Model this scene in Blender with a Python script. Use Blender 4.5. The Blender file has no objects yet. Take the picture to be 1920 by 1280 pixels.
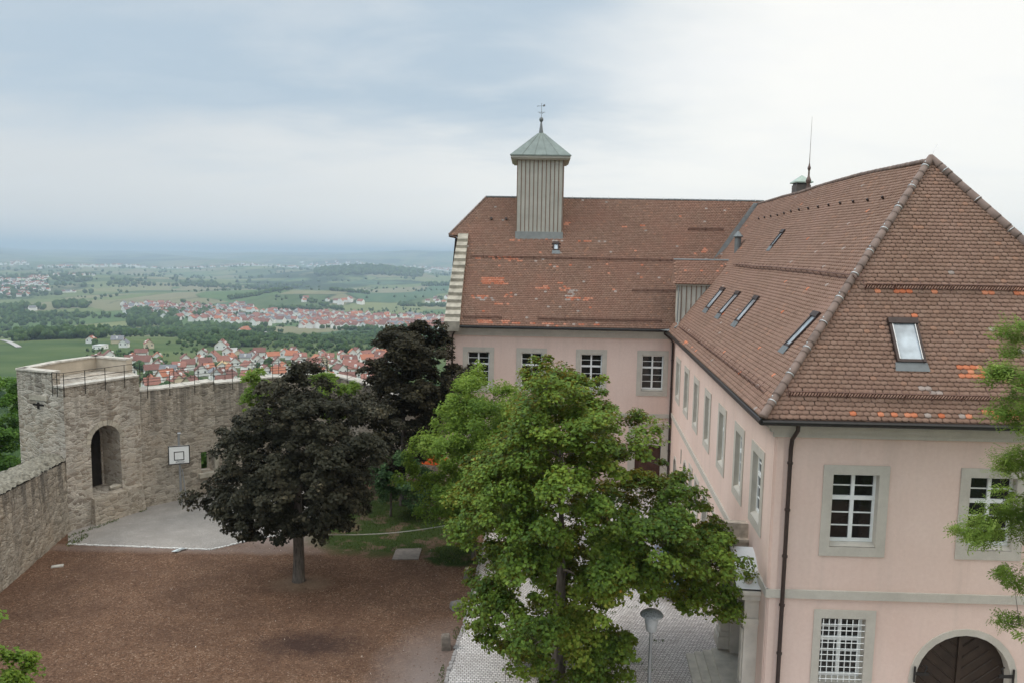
import bpy, math, random
import numpy as np
from mathutils import Vector, Matrix
from mathutils.geometry import tessellate_polygon

random.seed(7)
RNG = np.random.default_rng(7)
SC = bpy.context.scene
COL = SC.collection
V = Vector
R = math.radians

# ------------------------------------------------------------------ helpers
def tag(o, label=None, cat=None, group=None, kind=None):
    if label: o['label'] = label
    if cat: o['category'] = cat
    if group: o['group'] = group
    if kind: o['kind'] = kind
    return o

def empty(name, loc, label=None, cat=None, group=None):
    o = bpy.data.objects.new(name, None)
    o.location = loc
    o.empty_display_size = 0.3
    COL.objects.link(o)
    return tag(o, label, cat, group)

def root_loc(o):
    while o.parent is not None:
        o = o.parent
    return V(o.location)

class MB:
    """collects geometry given in world metres"""
    def __init__(s):
        s.v = []; s.f = []; s.m = []
    def add(s, verts, faces, mi=0):
        b = len(s.v)
        s.v += [tuple(p) for p in verts]
        for f in faces:
            s.f.append([b + i for i in f]); s.m.append(mi)
    def quad(s, a, b, c, d, mi=0):
        s.add([a, b, c, d], [(0, 1, 2, 3)], mi)
    def obox(s, o, ax, ay, az, mi=0):
        """box from corner o with edge vectors ax, ay, az (right handed)"""
        o = V(o); ax = V(ax); ay = V(ay); az = V(az)
        p = [o, o+ax, o+ax+ay, o+ay, o+az, o+ax+az, o+ax+ay+az, o+ay+az]
        f = [(0,3,2,1),(4,5,6,7),(0,1,5,4),(1,2,6,5),(2,3,7,6),(3,0,4,7)]
        if ax.cross(ay).dot(az) < 0: f = [q[::-1] for q in f]
        s.add(p, f, mi)
    def box(s, x0, x1, y0, y1, z0, z1, mi=0):
        s.obox((x0,y0,z0), (x1-x0,0,0), (0,y1-y0,0), (0,0,z1-z0), mi)
    def tube(s, pts, rad, n=8, mi=0, cap=True):
        pts = [V(p) for p in pts]
        if not hasattr(rad, '__len__'): rad = [rad]*len(pts)
        rings = []; prev = None
        for i, p in enumerate(pts):
            t = (pts[min(i+1, len(pts)-1)] - pts[max(i-1, 0)])
            if t.length < 1e-6: t = V((0,0,1))
            t.normalize()
            if prev is None:
                a = V((1,0,0)) if abs(t.x) < .9 else V((0,1,0))
                u = t.cross(a).normalized()
            else:
                u = (prev - t*prev.dot(t))
                u = u.normalized() if u.length > 1e-6 else t.orthogonal().normalized()
            prev = u; w = t.cross(u)
            rings.append([p + (u*math.cos(2*math.pi*k/n) + w*math.sin(2*math.pi*k/n))*rad[i] for k in range(n)])
        vs = [q for r in rings for q in r]; fs = []
        for i in range(len(pts)-1):
            for k in range(n):
                a = i*n+k; b = i*n+(k+1) % n
                fs.append((a, b, b+n, a+n))
        if cap:
            fs.append(tuple(range(n-1, -1, -1))); fs.append(tuple((len(pts)-1)*n+k for k in range(n)))
        s.add(vs, fs, mi)
    def lathe(s, c, prof, n=16, mi=0):
        c = V(c); vs = []; fs = []
        for r, z in prof:
            vs += [c + V((r*math.cos(2*math.pi*k/n), r*math.sin(2*math.pi*k/n), z)) for k in range(n)]
        for i in range(len(prof)-1):
            for k in range(n):
                a = i*n+k; b = i*n+(k+1) % n
                fs.append((a, b, b+n, a+n))
        s.add(vs, fs, mi)
    def poly(s, loop, z, mi=0):
        pts = [V((x, y, z)) for x, y in loop]
        area = sum(pts[i].x*pts[(i+1) % len(pts)].y - pts[(i+1) % len(pts)].x*pts[i].y for i in range(len(pts)))
        if area < 0: pts.reverse()
        tr = tessellate_polygon([pts])
        fs = []
        for t in tr:
            a, b, c = t
            if (pts[b]-pts[a]).cross(pts[c]-pts[a]).z < 0: t = (c, b, a)
            fs.append(t)
        s.add(pts, fs, mi)
    def build(s, name, mats, parent=None, smooth=False, uv=False, rnd=False):
        me = bpy.data.meshes.new(name)
        off = root_loc(parent) if parent is not None else V((0,0,0))
        me.from_pydata([(p[0]-off.x, p[1]-off.y, p[2]-off.z) for p in s.v], [], s.f)
        if not isinstance(mats, (list, tuple)): mats = [mats]
        for m in mats: me.materials.append(m)
        if len(mats) > 1: me.polygons.foreach_set('material_index', s.m)
        if smooth: me.polygons.foreach_set('use_smooth', [True]*len(me.polygons))
        if uv: box_uv(me, off)
        if rnd:
            a = me.attributes.new('rnd', 'FLOAT', 'FACE')
            a.data.foreach_set('value', np.random.default_rng(len(s.f)).random(len(me.polygons)).astype('f'))
        me.update()
        o = bpy.data.objects.new(name, me)
        COL.objects.link(o)
        if parent is not None: o.parent = parent
        return o

def box_uv(me, off=V((0,0,0))):
    """uv in metres, projected along each face's main direction"""
    L = me.uv_layers.new(name='UVMap')
    for p in me.polygons:
        n = p.normal
        if abs(n.z) > .75: t = V((1,0,0)); b = V((0,1,0))
        else:
            t = V((-n.y, n.x, 0)).normalized(); b = V((0,0,1))
        for li in p.loop_indices:
            c = me.vertices[me.loops[li].vertex_index].co + off
            L.data[li].uv = (c.dot(t), c.dot(b))

class Fr:
    """a vertical wall frame: s along the wall, z up, d outwards"""
    def __init__(s, P, t, n):
        s.P = V((P[0], P[1], 0)); s.t = V(t).normalized(); s.n = V(n).normalized()
    def p(s, a, z, d=0):
        q = s.P + s.t*a + s.n*d
        return V((q.x, q.y, z))
    def box(s, mb, s0, s1, z0, z1, d0, d1, mi=0):
        mb.obox(s.p(s0, z0, d0), s.t*(s1-s0), s.n*(d1-d0), V((0,0,z1-z0)), mi)
    def panel(s, mb, outline, holes=(), d=0, mi=0):
        loops = [[V((a, z, 0)) for a, z in outline]] + [[V((a, z, 0)) for a, z in h] for h in holes]
        tr = tessellate_polygon(loops)
        flat = [q for l in loops for q in l]
        P3 = [s.p(q.x, q.y, d) for q in flat]
        fs = []
        for t in tr:
            a, b, c = t
            if (P3[b]-P3[a]).cross(P3[c]-P3[a]).dot(s.n) < 0: t = (c, b, a)
            fs.append(tuple(t))
        mb.add(P3, fs, mi)
    def reveal(s, mb, loop, d0, d1, mi=0):
        k = len(loop)
        for i in range(k):
            a = loop[i]; b = loop[(i+1) % k]
            q = [s.p(*a, d0), s.p(*b, d0), s.p(*b, d1), s.p(*a, d1)]
            mb.quad(*q, mi)

def rect(s0, s1, z0, z1): return [(s0,z0),(s1,z0),(s1,z1),(s0,z1)]
def arch(s0, s1, z0, zs, n=14):
    r = (s1-s0)/2; c = (s0+s1)/2
    return [(s0,z0),(s1,z0)] + [(c + r*math.cos(math.pi*k/n), zs + r*math.sin(math.pi*k/n)) for k in range(n+1)]

# ------------------------------------------------------------------ materials
class Mat:
    def __init__(s, name):
        s.m = bpy.data.materials.new(name); s.m.use_nodes = True
        s.nt = s.m.node_tree; s.nt.nodes.clear()
        s.out = s.nt.nodes.new('ShaderNodeOutputMaterial')
        s._pos = None
    def n(s, typ, ins=None, **props):
        nd = s.nt.nodes.new(typ)
        for k, v in props.items(): setattr(nd, k, v)
        for k, v in (ins or {}).items():
            sock = nd.inputs[k]
            if isinstance(v, bpy.types.NodeSocket): s.nt.links.new(v, sock)
            elif isinstance(v, (tuple, list)) and sock.type == 'RGBA': sock.default_value = (*v[:3], 1)
            else: sock.default_value = v
        return nd
    def pos(s):
        if s._pos is None: s._pos = s.n('ShaderNodeNewGeometry').outputs['Position']
        return s._pos
    def uv(s): return s.n('ShaderNodeTexCoord').outputs['UV']
    def mapping(s, vec, scale=(1,1,1), rot=(0,0,0), loc=(0,0,0)):
        return s.n('ShaderNodeMapping', {'Vector': vec, 'Scale': scale, 'Rotation': rot, 'Location': loc}).outputs[0]
    def noise(s, vec, scale, detail=4, rough=.55, dist=0, out='Fac'):
        return s.n('ShaderNodeTexNoise', {'Vector': vec, 'Scale': scale, 'Detail': detail, 'Roughness': rough, 'Distortion': dist}).outputs[out]
    def vor(s, vec, scale, feature='F1', out='Color', rnd=1):
        return s.n('ShaderNodeTexVoronoi', {'Vector': vec, 'Scale': scale, 'Randomness': rnd}, feature=feature).outputs[out]
    def ramp(s, fac, stops, interp='LINEAR'):
        nd = s.n('ShaderNodeValToRGB', {'Fac': fac}); cr = nd.color_ramp; cr.interpolation = interp
        while len(cr.elements) < len(stops): cr.elements.new(.5)
        for e, (p, c) in zip(cr.elements, stops):
            e.position = p; e.color = (*c[:3], 1) if hasattr(c, '__len__') else (c, c, c, 1)
        return nd.outputs['Color']
    def mix(s, f, a, b, t='MIX'):
        return s.n('ShaderNodeMixRGB', {'Fac': f, 'Color1': a, 'Color2': b}, blend_type=t).outputs[0]
    def math(s, op, a, b=0.0, clamp=False):
        return s.n('ShaderNodeMath', {0: a, 1: b}, operation=op, use_clamp=clamp).outputs[0]
    def attr(s, name, out='Fac'): return s.n('ShaderNodeAttribute', attribute_name=name).outputs[out]
    def sep(s, vec): return s.n('ShaderNodeSeparateXYZ', {0: vec}).outputs
    def bump(s, h, strength=.5, dist=.02):
        return s.n('ShaderNodeBump', {'Height': h, 'Strength': strength, 'Distance': dist}).outputs[0]
    def pbr(s, col, rough=.8, spec=.3, normal=None, metal=0):
        ins = {'Base Color': col, 'Roughness': rough, 'Specular IOR Level': spec, 'Metallic': metal}
        if normal is not None: ins['Normal'] = normal
        b = s.n('ShaderNodeBsdfPrincipled', ins)
        s.nt.links.new(b.outputs[0], s.out.inputs['Surface'])
        return s.m
    def warp(s, vec, scale, amt):
        c = s.noise(vec, scale, 3, .5, out='Color')
        o = s.n('ShaderNodeVectorMath', {0: c, 1: (.5,.5,.5)}, operation='SUBTRACT').outputs[0]
        o = s.n('ShaderNodeVectorMath', {0: o, 3: amt}, operation='SCALE').outputs[0]
        return s.n('ShaderNodeVectorMath', {0: vec, 1: o}, operation='ADD').outputs[0]

def simple(name, col, rough=.7, spec=.3, metal=0, var=.12, scale=6, bump=0):
    m = Mat(name); f = m.noise(m.pos(), scale, 5)
    c = m.ramp(f, [(.25, [x*(1-var) for x in col]), (.75, [min(1, x*(1+var)) for x in col])])
    nm = m.bump(m.noise(m.pos(), scale*8, 4), bump, .01) if bump else None
    return m.pbr(c, rough, spec, nm, metal)

def mk_plaster():
    m = Mat('pink_plaster'); p = m.pos()
    big = m.noise(p, .35, 5, .6); fine = m.noise(p, 9, 5, .65)
    c = m.ramp(big, [(.3, (.72,.525,.44)), (.7, (.78,.60,.515))])
    c = m.mix(.22, c, m.ramp(fine, [(.3, (.60,.44,.38)), (.7, (.82,.66,.59))]))
    st = m.noise(m.mapping(p, (1.6,1.6,.12)), 1.0, 5, .6)
    c = m.mix(m.ramp(st, [(.48, 0), (.8, .3)]), c, (.46,.37,.31))
    c = m.mix(m.ramp(m.noise(m.mapping(p, (5,5,.25)), 1.0, 6, .65), [(.6, 0), (.8, .25)]), c, (.5,.38,.31))
    zz = m.sep(p)[2]; foot = m.n('ShaderNodeMapRange', {0: m.math('ADD', zz, m.math('MULTIPLY', m.noise(p, 1.4, 5, .65), -1.6)), 1: -.6, 2: .4, 3: .5, 4: 0}).outputs[0]
    c = m.mix(foot, c, (.36,.3,.26))
    return m.pbr(c, .9, .15, m.bump(m.noise(p, 45, 4), .25, .008))
def mk_surround():
    m = Mat('grey_stone_trim'); p = m.pos()
    c = m.ramp(m.noise(p, 2.2, 6, .65), [(.3, (.47,.425,.36)), (.7, (.585,.535,.46))])
    c = m.mix(.2, c, m.ramp(m.noise(p, 40, 3), [(.35, (.33,.31,.27)), (.7, (.6,.57,.51))]))
    return m.pbr(c, .85, .2, m.bump(m.noise(p, 60, 3), .2, .006))
def mk_tile(name, warm=0):
    m = Mat(name); p = m.pos(); r = m.attr('rnd'); k = m.attr('kind')
    c = m.ramp(r, [(0, (.238,.141,.100)), (.5, (.275,.165,.117)), (.94, (.308,.192,.14)), (1, (.37,.2,.13))])
    weather = m.noise(p, .45, 6, .65)
    c = m.mix(m.ramp(weather, [(.42, 0), (.72, .5)]), c, (.345,.205,.155) if not warm else (.345,.165,.115))
    c = m.mix(m.ramp(m.noise(p, 13, 4, .7), [(.52, 0), (.8, .2)]), c, (.15,.1,.075))
    c = m.mix(m.ramp(m.noise(m.mapping(p, (1,1,.35)), 1.6, 6, .7), [(.56, 0), (.8, .3)]), c, (.12,.085,.068))
    c = m.mix(m.ramp(m.noise(p, 3.1, 6, .75), [(.64, 0), (.78, .3)]), c, (.34,.25,.18))
    org = m.ramp(r, [(0, (.60,.17,.075)), (1, (.74,.30,.17))]) if not warm else m.ramp(r, [(0, (.50,.17,.095)), (1, (.62,.29,.19))])
    pale = m.ramp(r, [(0, (.36,.29,.25)), (1, (.48,.38,.33))])
    c = m.mix(m.math('GREATER_THAN', k, .5), c, org)
    c = m.mix(m.math('GREATER_THAN', k, 1.5), c, pale)
    return m.pbr(c, .78, .25, m.bump(m.noise(p, 50, 3), .2, .006))
def mk_rubble(name, a, b, d, mortar, streak=.6, sx=2.3, sz=4.6, top=7, yz=False):
    m = Mat(name); p = m.pos(); ps = m.sep(p)
    uv = m.n('ShaderNodeCombineXYZ', {0: ps[1], 1: ps[2], 2: 0.0}).outputs[0] if yz else m.uv()
    w = m.warp(m.warp(uv, 1.1, .18), 5, .05)
    def layer(kx, kz, off):
        mp = m.mapping(w, (sx*kx, sz*kz, 1), (0,0,0), (off, off*.7, 0))
        return m.sep(m.vor(mp, 1, rnd=.85)), m.vor(mp, 1, 'DISTANCE_TO_EDGE', 'Distance', .85)
    c1, e1 = layer(1, 1, 0); c2, e2 = layer(2.0, 1.7, 3.3)
    sel = m.ramp(m.noise(uv, .8, 3, .5), [(.47, 0), (.53, 1)])
    cs = m.mix(sel, c1[0], c2[0]); edge = m.mix(sel, e1, e2)
    c = m.ramp(cs, [(0, [x*.8 for x in d]), (.2, d), (.34, b), (.75, a), (.9, [min(1, x*1.22) for x in a]), (1, [x*.9 for x in d])])
    c = m.mix(m.ramp(m.noise(p, .5, 4), [(.4, 0), (.7, .45)]), c, (.43,.31,.2))
    c = m.mix(m.ramp(m.noise(p, 1.3, 5, .7), [(.45, 0), (.75, .5)]), c, (.3,.27,.225))
    c = m.mix(.28, c, m.ramp(m.noise(p, 9, 6, .75), [(.3, (.14,.12,.095)), (.7, (.62,.55,.45))]))
    mort = m.ramp(edge, [(.0, 1), (.10, 0)])
    c = m.mix(m.math('MULTIPLY', m.math('MULTIPLY', mort, .8), m.ramp(m.noise(p, 1.7, 4), [(.35, .25), (.65, 1)])), c, mortar)
    if streak:
        z = ps[2]
        st = m.noise(m.mapping(uv, (2.1, .13, 1)), 1.0, 6, .6); st2 = m.noise(m.mapping(uv, (.75, .2, 1)), 1.0, 5, .6)
        up = m.n('ShaderNodeMapRange', {0: m.math('ADD', z, m.math('MULTIPLY', m.math('SUBTRACT', st2, .5), 4.0)), 1: top-4.2, 2: top-.3, 3: .03, 4: 1.0}).outputs[0]
        f = m.math('MULTIPLY', m.ramp(st, [(.44, .12), (.6, 1)]), m.math('MULTIPLY', up, streak))
        c = m.mix(f, c, (.10,.09,.078))
    h = m.math('ADD', m.math('MULTIPLY', m.ramp(edge, [(0, 0), (.16, 1)]), .8), m.math('MULTIPLY', m.noise(p, 14, 6, .75), 1.1))
    return m.pbr(c, .95, .1, m.bump(h, .7, .05))
def mk_leaf(name, stops, trans=.28, sp=.25, rough=.55):
    m = Mat(name); r = m.attr('rnd')
    c = m.ramp(r, stops)
    b = m.n('ShaderNodeBsdfPrincipled', {'Base Color': c, 'Roughness': rough, 'Specular IOR Level': sp})
    t = m.n('ShaderNodeBsdfTranslucent', {'Color': m.mix(.5, c, [min(1, x*1.6) for x in stops[-1][1]])})
    x = m.n('ShaderNodeMixShader', {0: trans, 1: b.outputs[0], 2: t.outputs[0]})
    m.nt.links.new(x.outputs[0], m.out.inputs['Surface'])
    return m.m
def mk_bark(name, a, b):
    m = Mat(name); p = m.pos()
    f = m.noise(m.mapping(p, (9,9,1.6)), 1.5, 6, .65)
    return m.pbr(m.ramp(f, [(.3, a), (.7, b)]), .95, .1, m.bump(f, .8, .03))
def mk_ground():
    m = Mat('bark_mulch'); p = m.pos()
    chips = m.vor(m.mapping(m.warp(p, 3, .25), (16, 30, 1)), 1); cs = m.sep(chips)
    chip2 = m.sep(m.vor(m.mapping(m.warp(p, 4, .2), (34, 17, 1), (0,0,.7)), 1))
    c = m.ramp(cs[0], [(0, (.066,.037,.025)), (.45, (.15,.083,.051)), (.88, (.215,.124,.078)), (1, (.40,.27,.19))])
    c = m.mix(.45, c, m.ramp(chip2[1], [(0, (.055,.032,.022)), (.6, (.176,.099,.060)), (.95, (.235,.137,.085)), (1, (.52,.4,.3))]))
    big = m.noise(p, .55, 6, .62)
    c = m.mix(m.ramp(big, [(.35, .5), (.62, 0)]), c, (.082,.046,.032))
    c = m.mix(m.ramp(m.noise(p, 1.7, 5, .65), [(.5, 0), (.75, .45)]), c, (.215,.135,.09))
    xs = m.sep(p)
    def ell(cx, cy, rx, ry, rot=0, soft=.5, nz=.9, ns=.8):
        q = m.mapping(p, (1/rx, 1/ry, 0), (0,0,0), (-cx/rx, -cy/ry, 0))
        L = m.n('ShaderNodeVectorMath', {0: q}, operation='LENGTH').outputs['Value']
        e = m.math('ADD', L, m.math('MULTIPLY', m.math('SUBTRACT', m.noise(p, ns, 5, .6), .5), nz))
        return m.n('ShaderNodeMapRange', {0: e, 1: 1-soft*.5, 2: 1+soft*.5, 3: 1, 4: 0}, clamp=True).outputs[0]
    # damp patch
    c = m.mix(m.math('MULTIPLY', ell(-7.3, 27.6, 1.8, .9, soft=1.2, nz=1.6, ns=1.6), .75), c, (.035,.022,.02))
    # stone dust drifting in from the paving and from the court
    dust = m.mix(m.noise(p, 25, 4, .7), (.24,.185,.16), (.34,.28,.25))
    c = m.mix(m.math('MULTIPLY', ell(-2.6, 24.5, 1.5, 3.4, soft=1.3, nz=.7), .8), c, dust)
    c = m.mix(m.math('MULTIPLY', ell(-11.3, 38.4, 2.4, 1.5, soft=1.3, nz=.6), .75), c, dust)
    c = m.mix(m.math('MULTIPLY', ell(-17.0, 36.6, 5.5, .35, soft=1.6, nz=.8), .5), c, dust)
    # turf under the trees, with bare earth showing
    turf = m.ramp(m.noise(p, 14, 5, .7), [(.3, (.022,.038,.010)), (.7, (.062,.088,.024))])
    bare = m.ramp(m.noise(p, .9, 5, .6), [(.52, 0), (.63, 1)])
    turf = m.mix(bare, turf, (.15,.1,.07))
    g = m.math('MAXIMUM', ell(-6.6, 41.6, 4.6, 5.2, soft=.25, nz=.55, ns=.5), ell(-2.5, 36.6, 1.6, 1.5, soft=.25, nz=.5))
    c = m.mix(g, c, turf)
    # straw coloured ring round the maple's foot
    c = m.mix(m.math('MULTIPLY', ell(-9.1, 32.9, 1.1, .7, soft=1.2, nz=1.0, ns=2), .55), c, (.3,.21,.14))
    h = m.math('ADD', m.math('MULTIPLY', cs[1], .6), m.noise(p, 30, 4, .7))
    return m.pbr(c, .95, .08, m.bump(h, .8, .03))
def mk_gravel():
    m = Mat('grey_gravel'); p = m.pos()
    c = m.ramp(m.noise(p, 28, 6, .75), [(.34, (.17,.153,.135)), (.66, (.50,.455,.41))])
    c = m.mix(m.ramp(m.noise(p, .8, 6, .65), [(.4, .55), (.65, 0)]), c, (.22,.2,.18))
    c = m.mix(m.ramp(m.noise(m.mapping(p, (1.5,5,1)), 1, 6, .7), [(.6, 0), (.72, .6)]), c, (.58,.54,.5))
    return m.pbr(c, .95, .1, m.bump(m.noise(p, 40, 4, .7), .5, .02))
def mk_cobble():
    m = Mat('granite_setts'); p = m.pos()
    w = m.warp(p, 1.1, .16)
    br = m.n('ShaderNodeTexBrick', {'Vector': m.mapping(w, (1,1,1), (0,0,R(-4))), 'Color1': (.3,.3,.3), 'Color2': (.9,.9,.9), 'Mortar': (0,0,0), 'Scale': 1.0,
        'Mortar Size': .011, 'Mortar Smooth': .4, 'Brick Width': .135, 'Row Height': .115, 'Bias': 0})
    tone = m.ramp(br.outputs['Color'], [(.3, (.58,.53,.49)), (.6, (.75,.69,.645)), (.9, (.86,.80,.75))])
    tone = m.mix(.3, tone, m.ramp(m.noise(p, 18, 5, .7), [(.3, (.42,.38,.355)), (.7, (.78,.72,.68))]))
    c = m.mix(br.outputs['Fac'], tone, (.16,.125,.105))
    c = m.mix(m.ramp(m.noise(p, .7, 5, .62), [(.48, 0), (.75, .5)]), c, (.3,.25,.22))
    c = m.mix(m.ramp(m.noise(p, 2.4, 5, .65), [(.64, 0), (.76, .55)]), c, (.14,.15,.06))
    h = m.math('SUBTRACT', m.math('MULTIPLY', m.noise(p, 20, 3), .3), br.outputs['Fac'])
    return m.pbr(c, .8, .25, m.bump(h, .8, .025))
def mk_terrain():
    m = Mat('valley_land'); p = m.pos()
    q = m.warp(m.mapping(p, (1,1,0)), .0022, 260)
    cell = m.vor(m.mapping(q, (1/210, 1/430, 0), (0,0,.35)), 1); cs = m.sep(cell)
    field = m.ramp(cs[0], [(0, (.08,.125,.05)), (.14, (.17,.205,.08)), (.28, (.245,.255,.115)), (.4, (.10,.17,.065)), (.5, (.27,.235,.14)), (.6, (.14,.2,.075)), (.7, (.075,.145,.085)), (.78, (.29,.245,.155)), (.88, (.2,.23,.1)), (.95, (.27,.25,.13))], 'CONSTANT')
    field = m.mix(.3, field, m.ramp(m.noise(m.mapping(p, (.02,.006,0), (0,0,.4)), 1, 5, .6), [(.3, (.05,.09,.03)), (.7, (.24,.25,.1))]))
    edge = m.vor(m.mapping(q, (1/210, 1/430, 0), (0,0,.35)), 1, 'DISTANCE_TO_EDGE', 'Distance')
    field = m.mix(m.math('MULTIPLY', m.ramp(edge, [(.008, 1), (.03, 0)]), m.ramp(m.noise(p, .002, 2), [(.45, 0), (.55, .9)])), field, (.03,.055,.022))
    wood = m.ramp(m.noise(m.mapping(p, (.0011,.0006,0)), 1, 6, .6), [(.53, 0), (.56, 1)])
    woodc = m.ramp(m.noise(p, .05, 4, .7), [(.3, (.016,.032,.014)), (.7, (.05,.08,.03))])
    d = m.n('ShaderNodeVectorMath', {0: p}, operation='LENGTH').outputs['Value']
    far = m.n('ShaderNodeMapRange', {0: d, 1: 2500, 2: 4500, 3: 0, 4: 1}).outputs[0]
    c = m.mix(m.math('MULTIPLY', wood, far), field, woodc)
    # meadow and scrub on the castle hill and in the orchards below
    near = m.n('ShaderNodeMapRange', {0: d, 1: 1000, 2: 1500, 3: .85, 4: 0}).outputs[0]
    mead = m.ramp(m.noise(p, .012, 6, .62), [(.3, (.05,.085,.026)), (.5, (.10,.138,.042)), (.7, (.17,.195,.075))])
    rows = m.n('ShaderNodeTexWave', {'Vector': m.mapping(p, (1,1,0), (0,0,.7)), 'Scale': .09, 'Distortion': 3.0, 'Detail': 3}).outputs['Fac']
    mead = m.mix(m.math('MULTIPLY', m.ramp(rows, [(.3, 1), (.7, 0)]), .35), mead, (.045,.075,.022))
    c = m.mix(near, c, mead)
    hill = m.n('ShaderNodeMapRange', {0: d, 1: 180, 2: 380, 3: 1, 4: 0}).outputs[0]
    c = m.mix(hill, c, m.ramp(m.noise(p, .4, 5, .7), [(.3, (.015,.03,.008)), (.7, (.07,.11,.025))]))
    c = m.mix(1.0, c, (.78,.80,.82), 'MULTIPLY')
    return m.pbr(c, .95, .05)
def mk_glass(name, col=(.012,.011,.010), rough=.06, spec=.5):
    m = Mat(name)
    c = m.ramp(m.noise(m.pos(), 1.1, 3), [(.4, col), (.7, [x*2.4 for x in col])])
    return m.pbr(c, rough, spec)

PINK = mk_plaster(); TRIM = mk_surround()
TILE = mk_tile('roof_tile'); TILEW = mk_tile('roof_tile_warm', 1)
WHITE = simple('white_paint', (.8,.8,.77), .45, .4, var=.04)
WHITEW = simple('white_plaster', (.74,.72,.69), .85, .2, var=.08, scale=1.5)
GLASS = mk_glass('dark_glass')
SKYGLASS = mk_glass('roof_window_glass', (.26,.29,.31), .1, .9)
ZINC = simple('zinc_sheet', (.30,.31,.30), .45, .5, .4, .15, 3)
LEAD = simple('lead_flashing', (.17,.18,.18), .55, .5, .3, .2, 4)
COPPER = simple('weathered_copper', (.20,.228,.203), .5, .4, .3, .22, 1.6)
PATINA = simple('green_copper', (.36,.43,.37), .6, .3, .1, .2, 3)
BLACKM = simple('black_metal', (.03,.027,.025), .4, .5, .5, .2)
BROWNM = simple('brown_metal', (.052,.034,.028), .5, .5, .4, .25)
GUARD = simple('snow_guard_metal', (.15,.078,.058), .6, .4, .2, .25)
RIDGE = simple('ridge_tile', (.19,.135,.11), .75, .3, 0, .35, 2.2, .3)
CLIP = simple('steel_clip', (.55,.55,.54), .3, .5, .6)
BOARD = simple('grey_boarding', (.50,.48,.415), .8, .2, 0, .12, 1.2, .15)
BATTEN = simple('brown_batten', (.2,.12,.085), .8, .2, 0, .15)
GATEW = simple('dark_gate_wood', (.042,.026,.017), .6, .3, 0, .35, 2.5, .3)
DOORW = simple('brown_door_wood', (.075,.032,.02), .5, .35, 0, .3, 3, .2)
STONE = mk_rubble('rubble_stone', (.50,.44,.365), (.385,.335,.27), (.19,.16,.125), (.40,.36,.30), .75, 2.4, 5.6, 7.0)
STONE2 = mk_rubble('tower_stone', (.58,.53,.46), (.455,.41,.345), (.225,.185,.15), (.46,.42,.365), .55, 1.9, 4.6, 8.0)
STONE3 = mk_rubble('mossy_wall_stone', (.40,.35,.285), (.33,.285,.225), (.2,.17,.13), (.4,.36,.3), .95, 2.4, 5.0, 4.6, True)
COPING = simple('pale_coping', (.46,.425,.37), .9, .15, 0, .4, 4, .6)
ASHLAR = simple('sandstone', (.41,.37,.30), .9, .15, 0, .38, 2.2, .4)
PARAPET = simple('parapet_render', (.45,.39,.31), .9, .15, 0, .2, 1.4, .3)
MOSS = simple('mossy_rubble_top', (.205,.188,.15), .95, .1, 0, .6, 7, .9)
STEPST = simple('step_stone', (.62,.56,.475), .85, .2, 0, .2, 2.5, .3)
PORTALST = simple('portal_stone', (.64,.58,.50), .85, .2, 0, .15, 2.5, .25)
SCROLLST = simple('weathered_scroll_stone', (.50,.42,.335), .9, .15, 0, .45, 3.5, .4)
STEEL = simple('galvanised_steel', (.36,.37,.38), .4, .5, .6, .12)
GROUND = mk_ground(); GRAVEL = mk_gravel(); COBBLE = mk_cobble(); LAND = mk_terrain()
BARK = mk_bark('maple_bark', (.07,.06,.05), (.21,.18,.15))
BARKD = mk_bark('dark_bark', (.035,.03,.026), (.11,.095,.08))
L_MAPLE = mk_leaf('maple_leaf', [(0, (.03,.075,.008)), (.45, (.095,.175,.018)), (.85, (.185,.275,.032)), (.965, (.23,.29,.04)), (.985, (.32,.27,.04)), (1, (.42,.22,.04))])
L_LIME = mk_leaf('pale_leaf', [(0, (.08,.15,.018)), (.5, (.18,.275,.036)), (1, (.30,.38,.065))], .4)
L_PURP = mk_leaf('purple_leaf', [(0, (.018,.019,.010)), (.5, (.039,.037,.022)), (.9, (.079,.07,.043)), (1, (.135,.112,.068))], .1, .12, .6)
L_PURP2 = mk_leaf('purple_green_leaf', [(0, (.018,.016,.008)), (.5, (.038,.033,.018)), (.9, (.068,.056,.028)), (1, (.105,.092,.042))], .1, .12, .6)
L_BUSH = mk_leaf('bush_leaf', [(0, (.03,.07,.02)), (.6, (.07,.14,.045)), (1, (.15,.23,.1))])
L_ASH = mk_leaf('ash_leaf', [(0, (.08,.15,.02)), (.5, (.17,.26,.04)), (1, (.30,.38,.08))], .4)
L_FOREST = mk_leaf('forest_leaf', [(0, (.035,.085,.010)), (.5, (.085,.18,.02)), (1, (.17,.28,.045))], .38)
L_FAR = mk_leaf('valley_leaf', [(0, (.022,.045,.018)), (.4, (.042,.08,.026)), (.75, (.075,.12,.036)), (1, (.12,.165,.05))], .12, .1, .8)
GRASS = mk_leaf('grass_blade', [(0, (.04,.075,.015)), (1, (.13,.17,.04))], .2)
RTILE = {'o': simple('orange_house_roof', (.40,.155,.09), .8, .2, 0, .15, .6), 'r': simple('red_house_roof', (.29,.13,.098), .8, .2, 0, .18, .6),
    'b': simple('brown_house_roof', (.2,.095,.075), .8, .2, 0, .18, .6), 'g': simple('grey_house_roof', (.2,.2,.21), .8, .2, 0, .15, .6),
    'c': simple('dark_brown_house_roof', (.24,.11,.08), .8, .2, 0, .15, .6), 'y': simple('tan_house_roof', (.58,.42,.22), .8, .2, 0, .15, .6),
    'w': simple('flat_pale_roof', (.5,.5,.48), .8, .2, 0, .1, .6)}
HWALL = simple('house_render', (.86,.85,.82), .9, .1, 0, .05, .5)
HWALLC = simple('cream_house_render', (.68,.58,.42), .9, .1, 0, .06, .5)
HWIN = simple('house_window', (.06,.065,.07), .3, .5, 0, .1)
ROADM = simple('pale_road', (.40,.38,.35), .9, .1, 0, .1, .2)

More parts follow.
